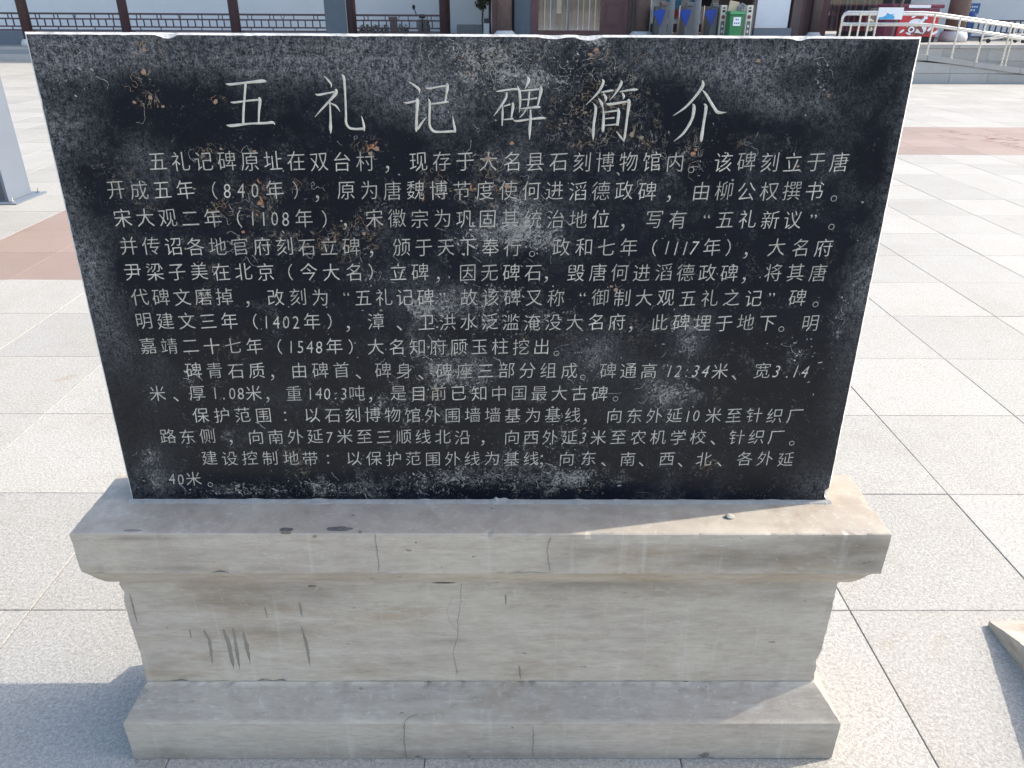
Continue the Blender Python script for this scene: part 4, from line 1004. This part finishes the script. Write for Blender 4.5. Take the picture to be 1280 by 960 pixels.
# opening to the turnstile room
hb('pale_jamb', 812.5, 814, None, None, M['board'], .10, .15)
rm = hb('room_back_wall', 808, 945, None, None, M['board'], .10, 5.4)
hb('room_wainscot', 808, 945, 30, None, M['darkwood'], .05, 5.34, rm)
bxo('room_side', PY(812, 20, HY).x-5-.1, PY(812, 20, HY).x-5, .3, 5.4, 0, 2.8, M['wall'], hall)
poster = hb('poster', 832, 872, -6, 24, M['ltblue'], .03, 5.30)
hb('poster_strip', 843, 853, 12, 22, M['red'], .01, 5.285, poster); hb('poster_strip', 850, 862, 0, 8, M['board'], .01, 5.285, poster); hb('poster_strip', 860, 870, 15, 23, M['card'], .01, 5.285, poster); hb('poster_strip', 834, 842, 3, 12, M['board'], .01, 5.285, poster)
hb('dark_cabinet', 874, 888, None, 8, M['black'], .4, 4.5)
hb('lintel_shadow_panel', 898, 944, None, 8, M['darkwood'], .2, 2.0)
hb('jamb', 941, 944.5, None, None, M['brownwood'], .2, .05)
ww = hb('white_wall_panel', 945, 986, None, 34.5, M['wall'], .15, .05)
hb('wall_skirting', 944.6, 992, 35, None, M['wallbase'], .20, -.02)
hb('dark_gap', 986, 990, None, 36, M['black'], .1, .25)
hb('door_frame', 990, 1001, None, None, M['brownwood'], .15, .1)
hb('door_frame', 1001, 1005, None, None, M['maroon'], .13, .12)
hb('door_leaf', 1005, 1013, None, None, M['darkwood'], .08, .16)
hb('dark_gap', 1013, 1015, None, None, M['black'], .05, .3)
hb('door_frame', 1026, 1035, None, None, M['maroon'], .12, .13)
w2 = hb('glazed_door', 1035.3, 1100, None, 39, M['cloth'], .04, .50)
hb('glass_pane', 1035.3, 1100, None, 39, M['glass'], .008, .18, w2)
for k, x in enumerate((1040, 1047, 1056, 1061, 1068, 1077, 1084, 1092)):
    hb('curtain_reflection', x-.8, x+1.4, None, 39, M['cloth' if k in (0, 1, 4) else 'slate'], .03, .44+.002*k, w2)  # strips paint curtain folds and glass reflections here too
hb('dark_interior', 1050, 1135, None, None, M['black'], .05, .46)
hb('door_mullion', 1112, 1115, None, None, M['brownwood'], .06, .10)
hb('far_wall', 1135, 1480, None, None, M['wall'], .2, 1.8)
bxo('hall_roof', -6.5, 17, -.5, 5.6, 2.83, 3.0, M['rooftile'], hall)
# columns of the hall
def hcol(px, wd, label, m='brownwood', back=0, base=True, basew=1.25):
    X = PY(px, 20, HY+back).x; r = wd*.5*.0237; t = thing('hall_column', label, 'column', (X, HY+back, zl_), group='brown timber columns of the entrance hall')
    bm = bmesh.new(); lathe(bm, [(r, .14), (r, 2.9)], n=24); obj('shaft', bm, M[m], t, smooth=True)
    bm = bmesh.new(); lathe(bm, [(r*1.7, 0), (r*1.7, .06), (r*basew, .16), (r*1.02, .172)], n=24); obj('column_base', bm, M['stonebase'], t, smooth=True)
hcol(631, 16, 'brown timber column with pale stone base beside the slate panel', back=-.15)
hcol(803, 18, 'brown timber column left of the turnstiles', back=-.15)
hcol(1020.5, 11, 'brown timber column in front of the dark glazing near the ramp', back=-.1)
# floor / terrace
ter = thing('terrace', 'raised stone terrace in front of the hall with a pale kerb edge', 'terrace', (6, 21, 0))
EX = 5.2
def tbx(name, x0, x1, y0, y1, z0, z1, m, bev=0): return pbox(name, x0, x1, y0, y1, z0, z1, M[m], ter, bev)
tbx('terrace_floor', -1.5, 26, 21.35, 31, .0, zl_-.006, 'paving')
tbx('terrace_wall', -1.5, 9, 20.9, 21.35, 0, zl_-.1, 'kerb')
for k in range(3): tbx('step', -1.2, 8.2, 20.9-.33*(k+1), 20.9-.33*k-.002, 0, zl_-.19*(k+1), 'kerb', .006)
stones(ter, 20.9, 21.36, zl_-.085, zl_+.004, 9.0, 22, 1.15, 4, 'kerb')
r_ = random.Random(9)
def wallstones(par, Yf, x0, x1, rows, topf, seed):
    """rows of ashlar facing stones clipped under a (possibly sloping) top line"""
    r = random.Random(seed); L = par.location
    for z0, z1, wd in rows:
        x = x0+r.uniform(-.3, 0)
        while x < x1:
            xe = x+wd*r.uniform(.9, 1.1); ta, tb = topf(x+.003), topf(xe-.003)
            if z0 < max(ta, tb)-.02:
                za, zb = max(z0+.006, min(z1, ta)), max(z0+.006, min(z1, tb)); d = r.uniform(0, .004)
                bm = bmesh.new(); X = (x+.003-L.x, xe-.003-L.x)
                v = [bm.verts.new(p) for p in ((X[0], Yf-L.y-d, z0+.003), (X[1], Yf-L.y-d, z0+.003), (X[1], Yf-L.y-d, zb-.002), (X[0], Yf-L.y-d, za-.002), (X[0], Yf+.1-L.y, z0+.003), (X[1], Yf+.1-L.y, z0+.003), (X[1], Yf+.1-L.y, zb-.002), (X[0], Yf+.1-L.y, za-.002))]
                for f in ((0, 1, 2, 3), (5, 4, 7, 6), (0, 4, 5, 1), (3, 2, 6, 7), (0, 3, 7, 4), (1, 5, 6, 2)): bm.faces.new([v[i] for i in f])
                obj('facing_stone', bm, M['kerb'], par)
            x = xe
wallstones(ter, 20.93, 9.0, 16, [(.05, .40, 1.1), (.40, zl_-.088, 1.1)], lambda x: 9, 5)
tbx('wall_core', 9, 22, 21.04, 21.34, 0, zl_-.09, 'concrete')
# ramp
RY = 19.28
pa, pb = PY(1145, 67, RY), PY(1280, 86, RY)
sl = (pb.z-pa.z)/(pb.x-pa.x)
ramptop = lambda x: pa.z+sl*(x-pa.x)
ramp = thing('access_ramp', 'sloping access ramp with a grey granite side wall at the upper right', 'ramp', (12, RY, 0))
xl, xr = 8.6, 8.6+ (ramptop(8.6)-.02)/-sl
def slopebox(name, xa, xb, y0, y1, ta, tb, thick, m, par):
    L = par.location; bm = bmesh.new()
    v = [bm.verts.new(Vector(p)-L) for p in ((xa, y0, ta-thick), (xb, y0, tb-thick), (xb, y1, tb-thick), (xa, y1, ta-thick), (xa, y0, ta), (xb, y0, tb), (xb, y1, tb), (xa, y1, ta))]
    for f in ((0, 3, 2, 1), (4, 5, 6, 7), (0, 1, 5, 4), (1, 2, 6, 5), (2, 3, 7, 6), (3, 0, 4, 7)): bm.faces.new([v[i] for i in f])
    bmesh.ops.bevel(bm, geom=list(bm.edges), offset=.004, segments=1, affect='EDGES')
    return obj(name, bm, M[m], par)
x = xl
while x < min(xr, 17)-.3:
    xe = min(x+1.12, xr); slopebox('coping_stone', x, xe-.006, RY-.03, RY+.38, ramptop(x)+.004*r_.random(), ramptop(xe)+.004*r_.random(), .115, 'kerb', ramp); x = xe
wallstones(ramp, RY, xl, min(xr, 17), [(-.01, .22, .93), (.222, .49, 1.05), (.492, .9, 1.05)], lambda x: ramptop(x)-.118, 8)
slopebox('ramp_core', xl, 15, RY+.1, RY+.37, ramptop(xl)-.14, ramptop(15)-.14, .2, 'concrete', ramp)
slopebox('ramp_floor', xl, xr, RY+.38, 20.93, ramptop(xl)-.03, ramptop(xr)-.03, .3, 'paving', ramp)
o = bxo('ground_channel', 8.6, 22, RY-.12, RY-.001, -.004, .004, M['wallbase'], ground)
# railings along the ramp
def railing(Yr, label, dz=0, posts_px=(1160, 1192, 1224.5, 1257, 1290, 1322)):
    t = thing('ramp_railing', label, 'railing', (10, Yr, .7))
    L = t.location
    def rz_(x): return ramptop(x)+dz
    kx = PY(1163, 12, Yr).x; H = .90-.02
    ztop = lambda x: min(rz_(kx), rz_(x))+H; zmid = lambda x: ztop(x)-.235
    xs = [PY(1055, 12, Yr).x]
    x0 = xs[0]; x1 = 17
    for nm, f in (('top_rail', ztop), ('middle_rail', zmid)):
        pts = [(x0 if nm == 'middle_rail' else x0+.10, Yr, f(x0)), (kx-.15, Yr, f(kx-.5)), (kx+.15, Yr, f(kx+.15)), (x1, Yr, f(x1))]
        if nm == 'top_rail': pts = [(x0, Yr, .78), (x0, Yr, f(x0)-.10), (x0+.03, Yr, f(x0)-.03)]+pts
        bm = bmesh.new(); path(bm, [Vector(p)-L for p in pts], .026 if nm == 'top_rail' else .022, 12); obj(nm, bm, M['rail'], t, smooth=True)
    for px in (1064, 1074, 1085, 1095)+tuple(posts_px):
        X = PY(px, 60, Yr).x if px > 1150 else PY(px, 30, Yr).x; zb = max(rz_(X) if X > kx-.2 else zl_, .02)
        if px in (1064, 1074, 1085): zt = zmid(X) if px == 1064 else ztop(X)
        else: zt = ztop(X)
        bm = bmesh.new(); tube(bm, Vector((X, Yr, zb-.01))-L, Vector((X, Yr, zt))-L, .021, 12); tube(bm, Vector((X, Yr, zb))-L, Vector((X, Yr, zb+.02))-L, .04, 12); obj('rail_post', bm, M['rail'], t, smooth=False)
    return t
railing(RY+.18, 'nearer stainless steel handrail with posts along the ramp coping')
railing(20.75, 'farther stainless steel handrail on the building side of the ramp', .02, (1262, 1300))
# white notice board hung on the railing
a, b = PY(1097.5, 16, RY+.14), PY(1128.5, 16, RY+.14)
t = thing('notice_board', 'white board with a blue ragged picture hanging on the steel handrail', 'sign', ((a.x+b.x)/2, RY+.13, PY(1110, 24.3, RY+.13).z))
hgt = PY(1110, 9.3, RY+.13).z-t.location.z; wd = (b.x-a.x)/2
bxo('board', -wd, wd, -.01, .01, 0, hgt, M['board'], t)
raw('blue_picture', [(-wd+.03, -.0115, .004), (wd*.35, -.0115, .004), (wd*.38, -.0115, hgt*.22), (wd*.2, -.0115, hgt*.38), (wd*.42, -.0115, hgt*.5), (wd*.05, -.0115, hgt*.42), (-wd*.3, -.0115, hgt*.55), (-wd*.35, -.0115, hgt*.35), (-wd*.55, -.0115, hgt*.22), (-wd+.03, -.0115, hgt*.18)], [(0, 1, 2, 3, 4, 5, 6, 7, 8, 9)], M['ltblue'], t)

# red refreshment kiosk cart
KY = 22.3
def kb(par, name, x0, x1, y0, y1, m, depth, back=0, bev=0):
    Y = KY+back; L = par.location; xa, xb = PY(x0, 25, Y).x, PY(x1, 25, Y).x
    za = zl_ if y1 is None else PY((x0+x1)/2, y1, Y).z; zb = PY((x0+x1)/2, y0, Y).z
    return bxo(name, xa-L.x, xb-L.x, Y-L.y, Y-L.y+depth, za-L.z, zb-L.z, M[m], par, bev)
kx_ = PY(1145, 45, KY)
kiosk = thing('ice_cream_cart', 'red refreshment cart with swirl print and dark red canopy behind the handrail', 'cart', (kx_.x, KY, zl_))
kb(kiosk, 'cart_body', 1124, 1174, 16, 46, 'red', .7, 0, .02)
kb(kiosk, 'side_panel', 1108, 1123.8, 22, 46, 'darkred', .7, .05)
def disc(par, cx, cy, r, Y, m, name='print', sq=1.0, ang=0, n=20, h=.003):
    p = PY(cx, cy, Y)-par.location; bm = bmesh.new(); R3 = Matrix.Rotation(ang, 3, 'Y')
    bm.faces.new([bm.verts.new(p+R3 @ Vector((r*math.cos(2*math.pi*k/n), -h, r*sq*math.sin(2*math.pi*k/n)))) for k in range(n)]); return obj(name, bm, M[m], par)
for i, (cx, cy, r, m_, sq, an) in enumerate(((1146, 34, .27, 'board', .72, .3), (1152, 29, .17, 'brown', .45, -.9), (1153, 26, .10, 'board', .4, -.8), (1139, 37, .13, 'brown', .9, 0), (1139, 37, .085, 'board', .9, 0), (1139, 37, .045, 'brown', .9, 0), (1150, 36, .13, 'brown', .35, .8), (1157, 22, .06, 'board', .6, .4), (1142, 20.5, .06, 'board', .5, -.5), (1149, 22, .07, 'brown', .4, .3), (1127, 39, .07, 'board', .4, -.6), (1162, 36, .10, 'board', .35, -.9), (1168, 41, .10, 'board', .35, -.5), (1147, 43, .15, 'brown', .22, .1), (1135, 42, .08, 'board', .3, .3), (1158, 41, .07, 'brown', .6, 0))):
    disc(kiosk, cx, cy, r, KY, m_, 'printed_swirl', sq, an, 20, .003+.001*i)
kb(kiosk, 'canopy_valance', 1118, 1172, 10.5, 15.9, 'darkred', .8, -.04)
kb(kiosk, 'white_print_strip', 1133, 1160, 6, 9.8, 'board', .01, -.06)
kb(kiosk, 'canopy', 1112, 1178, 5, 10.3, 'darkred', .95, -.045, .03)
kb(kiosk, 'chassis', 1126, 1173, 46.2, None, 'rubber', .6, .05)
bm = bmesh.new(); L = kiosk.location; p = PY(1114, 40, KY-.1)
tube(bm, Vector((p.x, KY-.1, zl_))-L, Vector((p.x+.22, KY-.1, 2.3))-L, .035, 8); obj('leaning_pole', bm, M['brownwood'], kiosk)
# column right of the cart
p = PY(1190, 50, 22.9); r = .26
t = thing('terrace_column', 'thick brown timber column on a pale drum base right of the red cart', 'column', (p.x, 22.9, zl_))
bm = bmesh.new(); lathe(bm, [(r, .18), (r, 2.9)], n=28); obj('shaft', bm, M['brownwood'], t, smooth=True)
bm = bmesh.new(); lathe(bm, [(r*1.35, 0), (r*1.38, .12), (r*1.25, .22), (r*1.05, .26)], n=28); obj('column_base', bm, M['stonebase'], t, smooth=True)
# small lower rail gallery at right + blue objects
a, b = PY(1199, 40, 24.4).x, PY(1420, 40, 24.4).x
t = thing('terrace_railing', 'low dark timber railing behind the steel handrails at the far right', 'railing', ((a+b)/2, 24.4, zl_)); w_ = (b-a)/2
z1_, z2_ = .48, .20
bxo('top_rail', -w_, w_, -.025, .025, z1_+.0, z1_+.04, M['railwood'], t); bxo('lower_rail', -w_, w_, -.02, .02, z2_-.03, z2_, M['railwood'], t); bxo('bottom_rail', -w_, w_, -.022, .022, .06, .09, M['railwood'], t)
me = None
for k in range(1, 30):
    x = -w_+2*w_*k/30
    if me is None: o = bxo('baluster', -.016, .016, -.014, .014, z2_+.001, z1_-.001, M['railwood'], t); me = o.data; o.location.x = x
    else: meshobj('baluster', me, t, None, (x, 0, 0))
for k in range(1, 8): bxo('foot_block', -w_+2*w_*k/8-.02, -w_+2*w_*k/8+.02, -.013, .013, 0.001, .059, M['railwood'], t)
p = PY(1213, 17, 26.0); t = thing('blue_sign', 'blue rectangular wall sign with two faint white rows beside the thick column', 'sign', (p.x, 26.0, p.z))
hh = PY(1213, 4, 26.0).z-p.z; bxo('sign_plate', -.24, .24, -.02, .02, 0, hh, M['signblue'], t, .015)
for k in range(5): bxo('sign_character', -.16+k*.07, -.115+k*.07, -.024, -.0205, hh*.58, hh*.58+.045, M['board'], t)
for k in range(3): bxo('sign_character', -.11+k*.08, -.06+k*.08, -.024, -.0205, hh*.25, hh*.25+.05, M['board'], t)
p = PY(1206, 40, 25.0); t = thing('blue_crate', 'blue plastic barrel bin behind the low dark railing', 'bin', (p.x, 25.0, zl_))
bm = bmesh.new(); lathe(bm, [(.17, 0), (.20, .30), (.205, .6), (.19, .64)], n=20); obj('bin_body', bm, M['signblue'], t, smooth=False)
bm = bmesh.new(); lathe(bm, [(.215, .641), (.21, .68), (.12, .71)], n=20); obj('lid', bm, M['blue'], t)
p = PY(1255, 53, 22.0); hc = thing('hand_cart', 'beige framed hand cart with small dark wheels on the terrace behind the handrails', 'cart', (p.x, 22.0, zl_))
bm = bmesh.new(); tube(bm, (-.42, 0, .08), (.5, 0, .22), .018); tube(bm, (-.42, .35, .08), (.5, .35, .22), .018); tube(bm, (.5, 0, .22), (.5, .35, .22), .018); tube(bm, (.5, .17, .22), (.55, .17, .75), .018); tube(bm, (.0, 0, .14), (.5, 0, .05), .014); obj('cart_frame', bm, M['panelwhite'], hc)
for x, y in ((-.44, 0), (-.44, .35), (.48, 0), (.48, .35)):
    bm = bmesh.new(); bmesh.ops.create_cone(bm, cap_ends=True, segments=16, radius1=.05, radius2=.05, depth=.04, matrix=Matrix.Translation((x, y-.03, .05)) @ Matrix.Rotation(math.pi/2, 4, 'X')); obj('wheel', bm, M['rubber'], hc)

# ------------------------------------------------------------------ TURNSTILES
TY = 23.6
def tp(x, y, Y=TY): return PY(x, y, Y)
labsT = ['turnstile with a blue fan wing beside the brown column', 'turnstile with a blue fan wing between the two pale steel posts', 'turnstile with a blue fan wing left of the green bin']
for i, (cx0, cx1, top, wx) in enumerate(((825, 835, 3, 826), (857, 868, 3, 858), (889, 897, 4, 890))):
    X0_, X1_ = tp(cx0, 20).x, tp(cx1, 20).x; t = thing('turnstile', labsT[i], 'turnstile', ((X0_+X1_)/2, TY, zl_), group='turnstiles with blue fan wings')
    h = tp(cx0, top).z-zl_; w_ = (X1_-X0_)/2
    bm = bmesh.new(); box(bm, -w_, w_, .0, 1.1, 0, h-.09, .01); obj('cabinet', bm, M['grey'], t)
    bxo('cabinet_head', -w_*.95, w_*.7, -.06, .25, h-.088, h, M['brownwood' if i == 0 else 'grey'], t, .01)
    # fan wing: pie slice opening upwards to the left of the cabinet
    top_ = tp(wx, 11.5); bot = tp(wx-3, 33.5); P = []
    ax = X0_+.10-t.location.x; bz = bot.z-zl_; R4 = top_.z-bot.z
    P = [(ax-.08, bz)]+[(ax-.08+R4*math.sin(R_(q))*.95, bz+R4*math.cos(R_(q))) for q in (16, 6, -6, -18, -27)]
    P.append((ax-.08-R4*.50, bz+R4*.80))
    bm = bmesh.new(); f = [bm.verts.new((x, .10, z)) for x, z in P]; bk = [bm.verts.new((x, .13, z)) for x, z in P]
    bm.faces.new(f); bm.faces.new(bk[::-1])
    for k in range(len(f)): bm.faces.new((f[k], bk[k], bk[(k+1) % len(f)], f[(k+1) % len(f)]))
    for v in bm.verts: v.co.y -= .16
    obj('fan_wing', bm, M['blue'], t)
# control columns with red buttons
for i, (x0, x1) in enumerate(((899, 906), (931, 938.5))):
    xa, xb = tp(x0, 25).x, tp(x1, 25).x; h = tp(x0, 6.5).z-zl_; w_ = (xb-xa)/2
    t = thing('ticket_validator', ['ivory ticket validator column with red button left of the green bin', 'ivory ticket validator column with red button right of the green bin'][i], 'ticket machine', ((xa+xb)/2, TY-.1, zl_), group='ticket validators flanking the green bin')
    bxo('column_body', -w_, w_, 0, .9, 0, h, M['panelwhite'], t, .008)
    bxo('side_cover', w_+.001, w_+.05, .02, .88, 0, h*.97, M['grey'], t)
    bm = bmesh.new(); bmesh.ops.create_cone(bm, cap_ends=True, segments=18, radius1=.052, radius2=.046, depth=.02, matrix=Matrix.Translation((0, -.008, h*.66)) @ Matrix.Rotation(math.pi/2, 4, 'X')); obj('button', bm, M['brown'], t)
    bxo('card_slot', -w_*.5, w_*.5, -.006, .002, h*.80, h*.86, M['rubber'], t); bxo('icon_plate', -w_*.35, w_*.35, -.006, .002, h*.90, h*.94, M['rubber'], t)
    q = bxo('lower_panel', -w_*.62, w_*.62, -.006, .002, h*.10, h*.54, M['grey'], t)
    for z in (.36, .2): bxo('indicator', -w_*.25, w_*.25, -.010, -.0065, h*z, h*z+.06, M['board'], q)
# pale steel posts and thin rods
for x0, x1, lb in ((835.5, 842.5, 'left of two broad pale steel posts in front of the turnstiles'), (866.5, 875, 'right of two broad pale steel posts in front of the turnstiles')):
    xa, xb = tp(x0, 20, 22.6).x, tp(x1, 20, 22.6).x
    t = thing('canopy_post', lb, 'post', ((xa+xb)/2, 22.6, zl_), group='pale steel posts before the turnstiles')
    w_ = (xb-xa)/2; bm = bmesh.new(); tube(bm, (0, 0, 0), (0, 0, 2.8), w_, 20); obj('shaft', bm, M['steelpost'], t, smooth=True)
    bm = bmesh.new(); tube(bm, (0, 0, 0), (0, 0, .03), w_*1.6, 20); obj('foot_plate', bm, M['steelpost'], t)
for px, lb in ((848.5, 'thin brown rod between the first and second turnstiles'), (879, 'thin brown rod left of the third turnstile')):
    p = tp(px, 20, 23.0); t = thing('queue_rod', lb, 'queue post', (p.x, 23.0, zl_), group='thin brown queue rods')
    bm = bmesh.new(); tube(bm, (0, 0, .02), (0, 0, tp(px, 7, 23.0).z-zl_), .022, 10); obj('rod', bm, M['brownwood'], t, smooth=True)
    bm = bmesh.new(); tube(bm, (0, 0, 0), (0, 0, .02), .14, 18); obj('foot_plate', bm, M['brownwood'], t)
# green wheelie bin
BY = 22.9
a, b = PY(911.5, 28, BY).x, PY(930, 28, BY).x; h = PY(920, 14, BY).z-zl_; w_ = (b-a)/2
bin_ = thing('green_bin', 'green wheelie bin with a white label standing between the ticket validators', 'bin', ((a+b)/2, BY, zl_))
def frus(bm, x0, x1, y0, y1, z0, X0_, X1_, Y0_, Y1_, z1):
    v = [bm.verts.new(p) for p in ((x0, y0, z0), (x1, y0, z0), (x1, y1, z0), (x0, y1, z0), (X0_, Y0_, z1), (X1_, Y0_, z1), (X1_, Y1_, z1), (X0_, Y1_, z1))]
    for f in ((0, 3, 2, 1), (4, 5, 6, 7), (0, 1, 5, 4), (1, 2, 6, 5), (2, 3, 7, 6), (3, 0, 4, 7)): bm.faces.new([v[i] for i in f])
    bmesh.ops.bevel(bm, geom=list(bm.edges), offset=.012, segments=2, affect='EDGES')
bm = bmesh.new(); frus(bm, -w_*.82, w_*.82, .04, .42, .04, -w_*.95, w_*.95, 0, .46, h*.88); obj('bin_body', bm, M['green'], bin_)
bm = bmesh.new(); frus(bm, -w_*1.06, w_*1.06, -.03, .5, h*.885, -w_*1.0, w_*1.0, .02, .48, h*1.0); obj('lid', bm, M['green'], bin_)
bxo('handle', -w_*.7, w_*.7, .5, .54, h*.92, h*.96, M['green'], bin_)
lab = bxo('label_plate', -w_*.48, w_*.52, -.012, .0, h*.50, h*.80, M['board'], bin_)
for k in range(3): bxo('label_mark', -w_*.32+k*w_*.27, -w_*.18+k*w_*.27, -.0145, -.0125, h*.56, h*.62, M['blue'], lab)
for k in range(2): bxo('label_mark', -w_*.18+k*w_*.27, -w_*.04+k*w_*.27, -.0145, -.0125, h*.69, h*.74, M['blue'], lab)
for s in (-1, 1):
    bm = bmesh.new(); bmesh.ops.create_cone(bm, cap_ends=True, segments=16, radius1=.09, radius2=.09, depth=.05, matrix=Matrix.Translation((s*w_*.7, .47, .09)) @ Matrix.Rotation(math.pi/2, 4, 'Y')); obj('wheel', bm, M['rubber'], bin_)
top = zl_+h
bm = bmesh.new(); box(bm, -.13, .13, -.03, .03, 0, .26, .008); o = obj('cardboard_box', bm, M['card'], None, loc=((a+b)/2-.10, BY+.22, top-.02)); o.rotation_euler = (0, R_(9), R_(6)); tag(o, 'cream cardboard packet with an orange mark resting on the green bin lid, left', 'cardboard')
bm = bmesh.new(); foliage(bm, (0, 0, .09), .12, 90, .05, rr, .8); box(bm, -.10, .10, -.05, .07, 0, .16, .02); o = obj('plastic_bag', bm, M['concrete'], None, loc=((a+b)/2+.14, BY+.22, top)); tag(o, 'crumpled grey plastic bag lying on the green bin lid, right', 'bag')
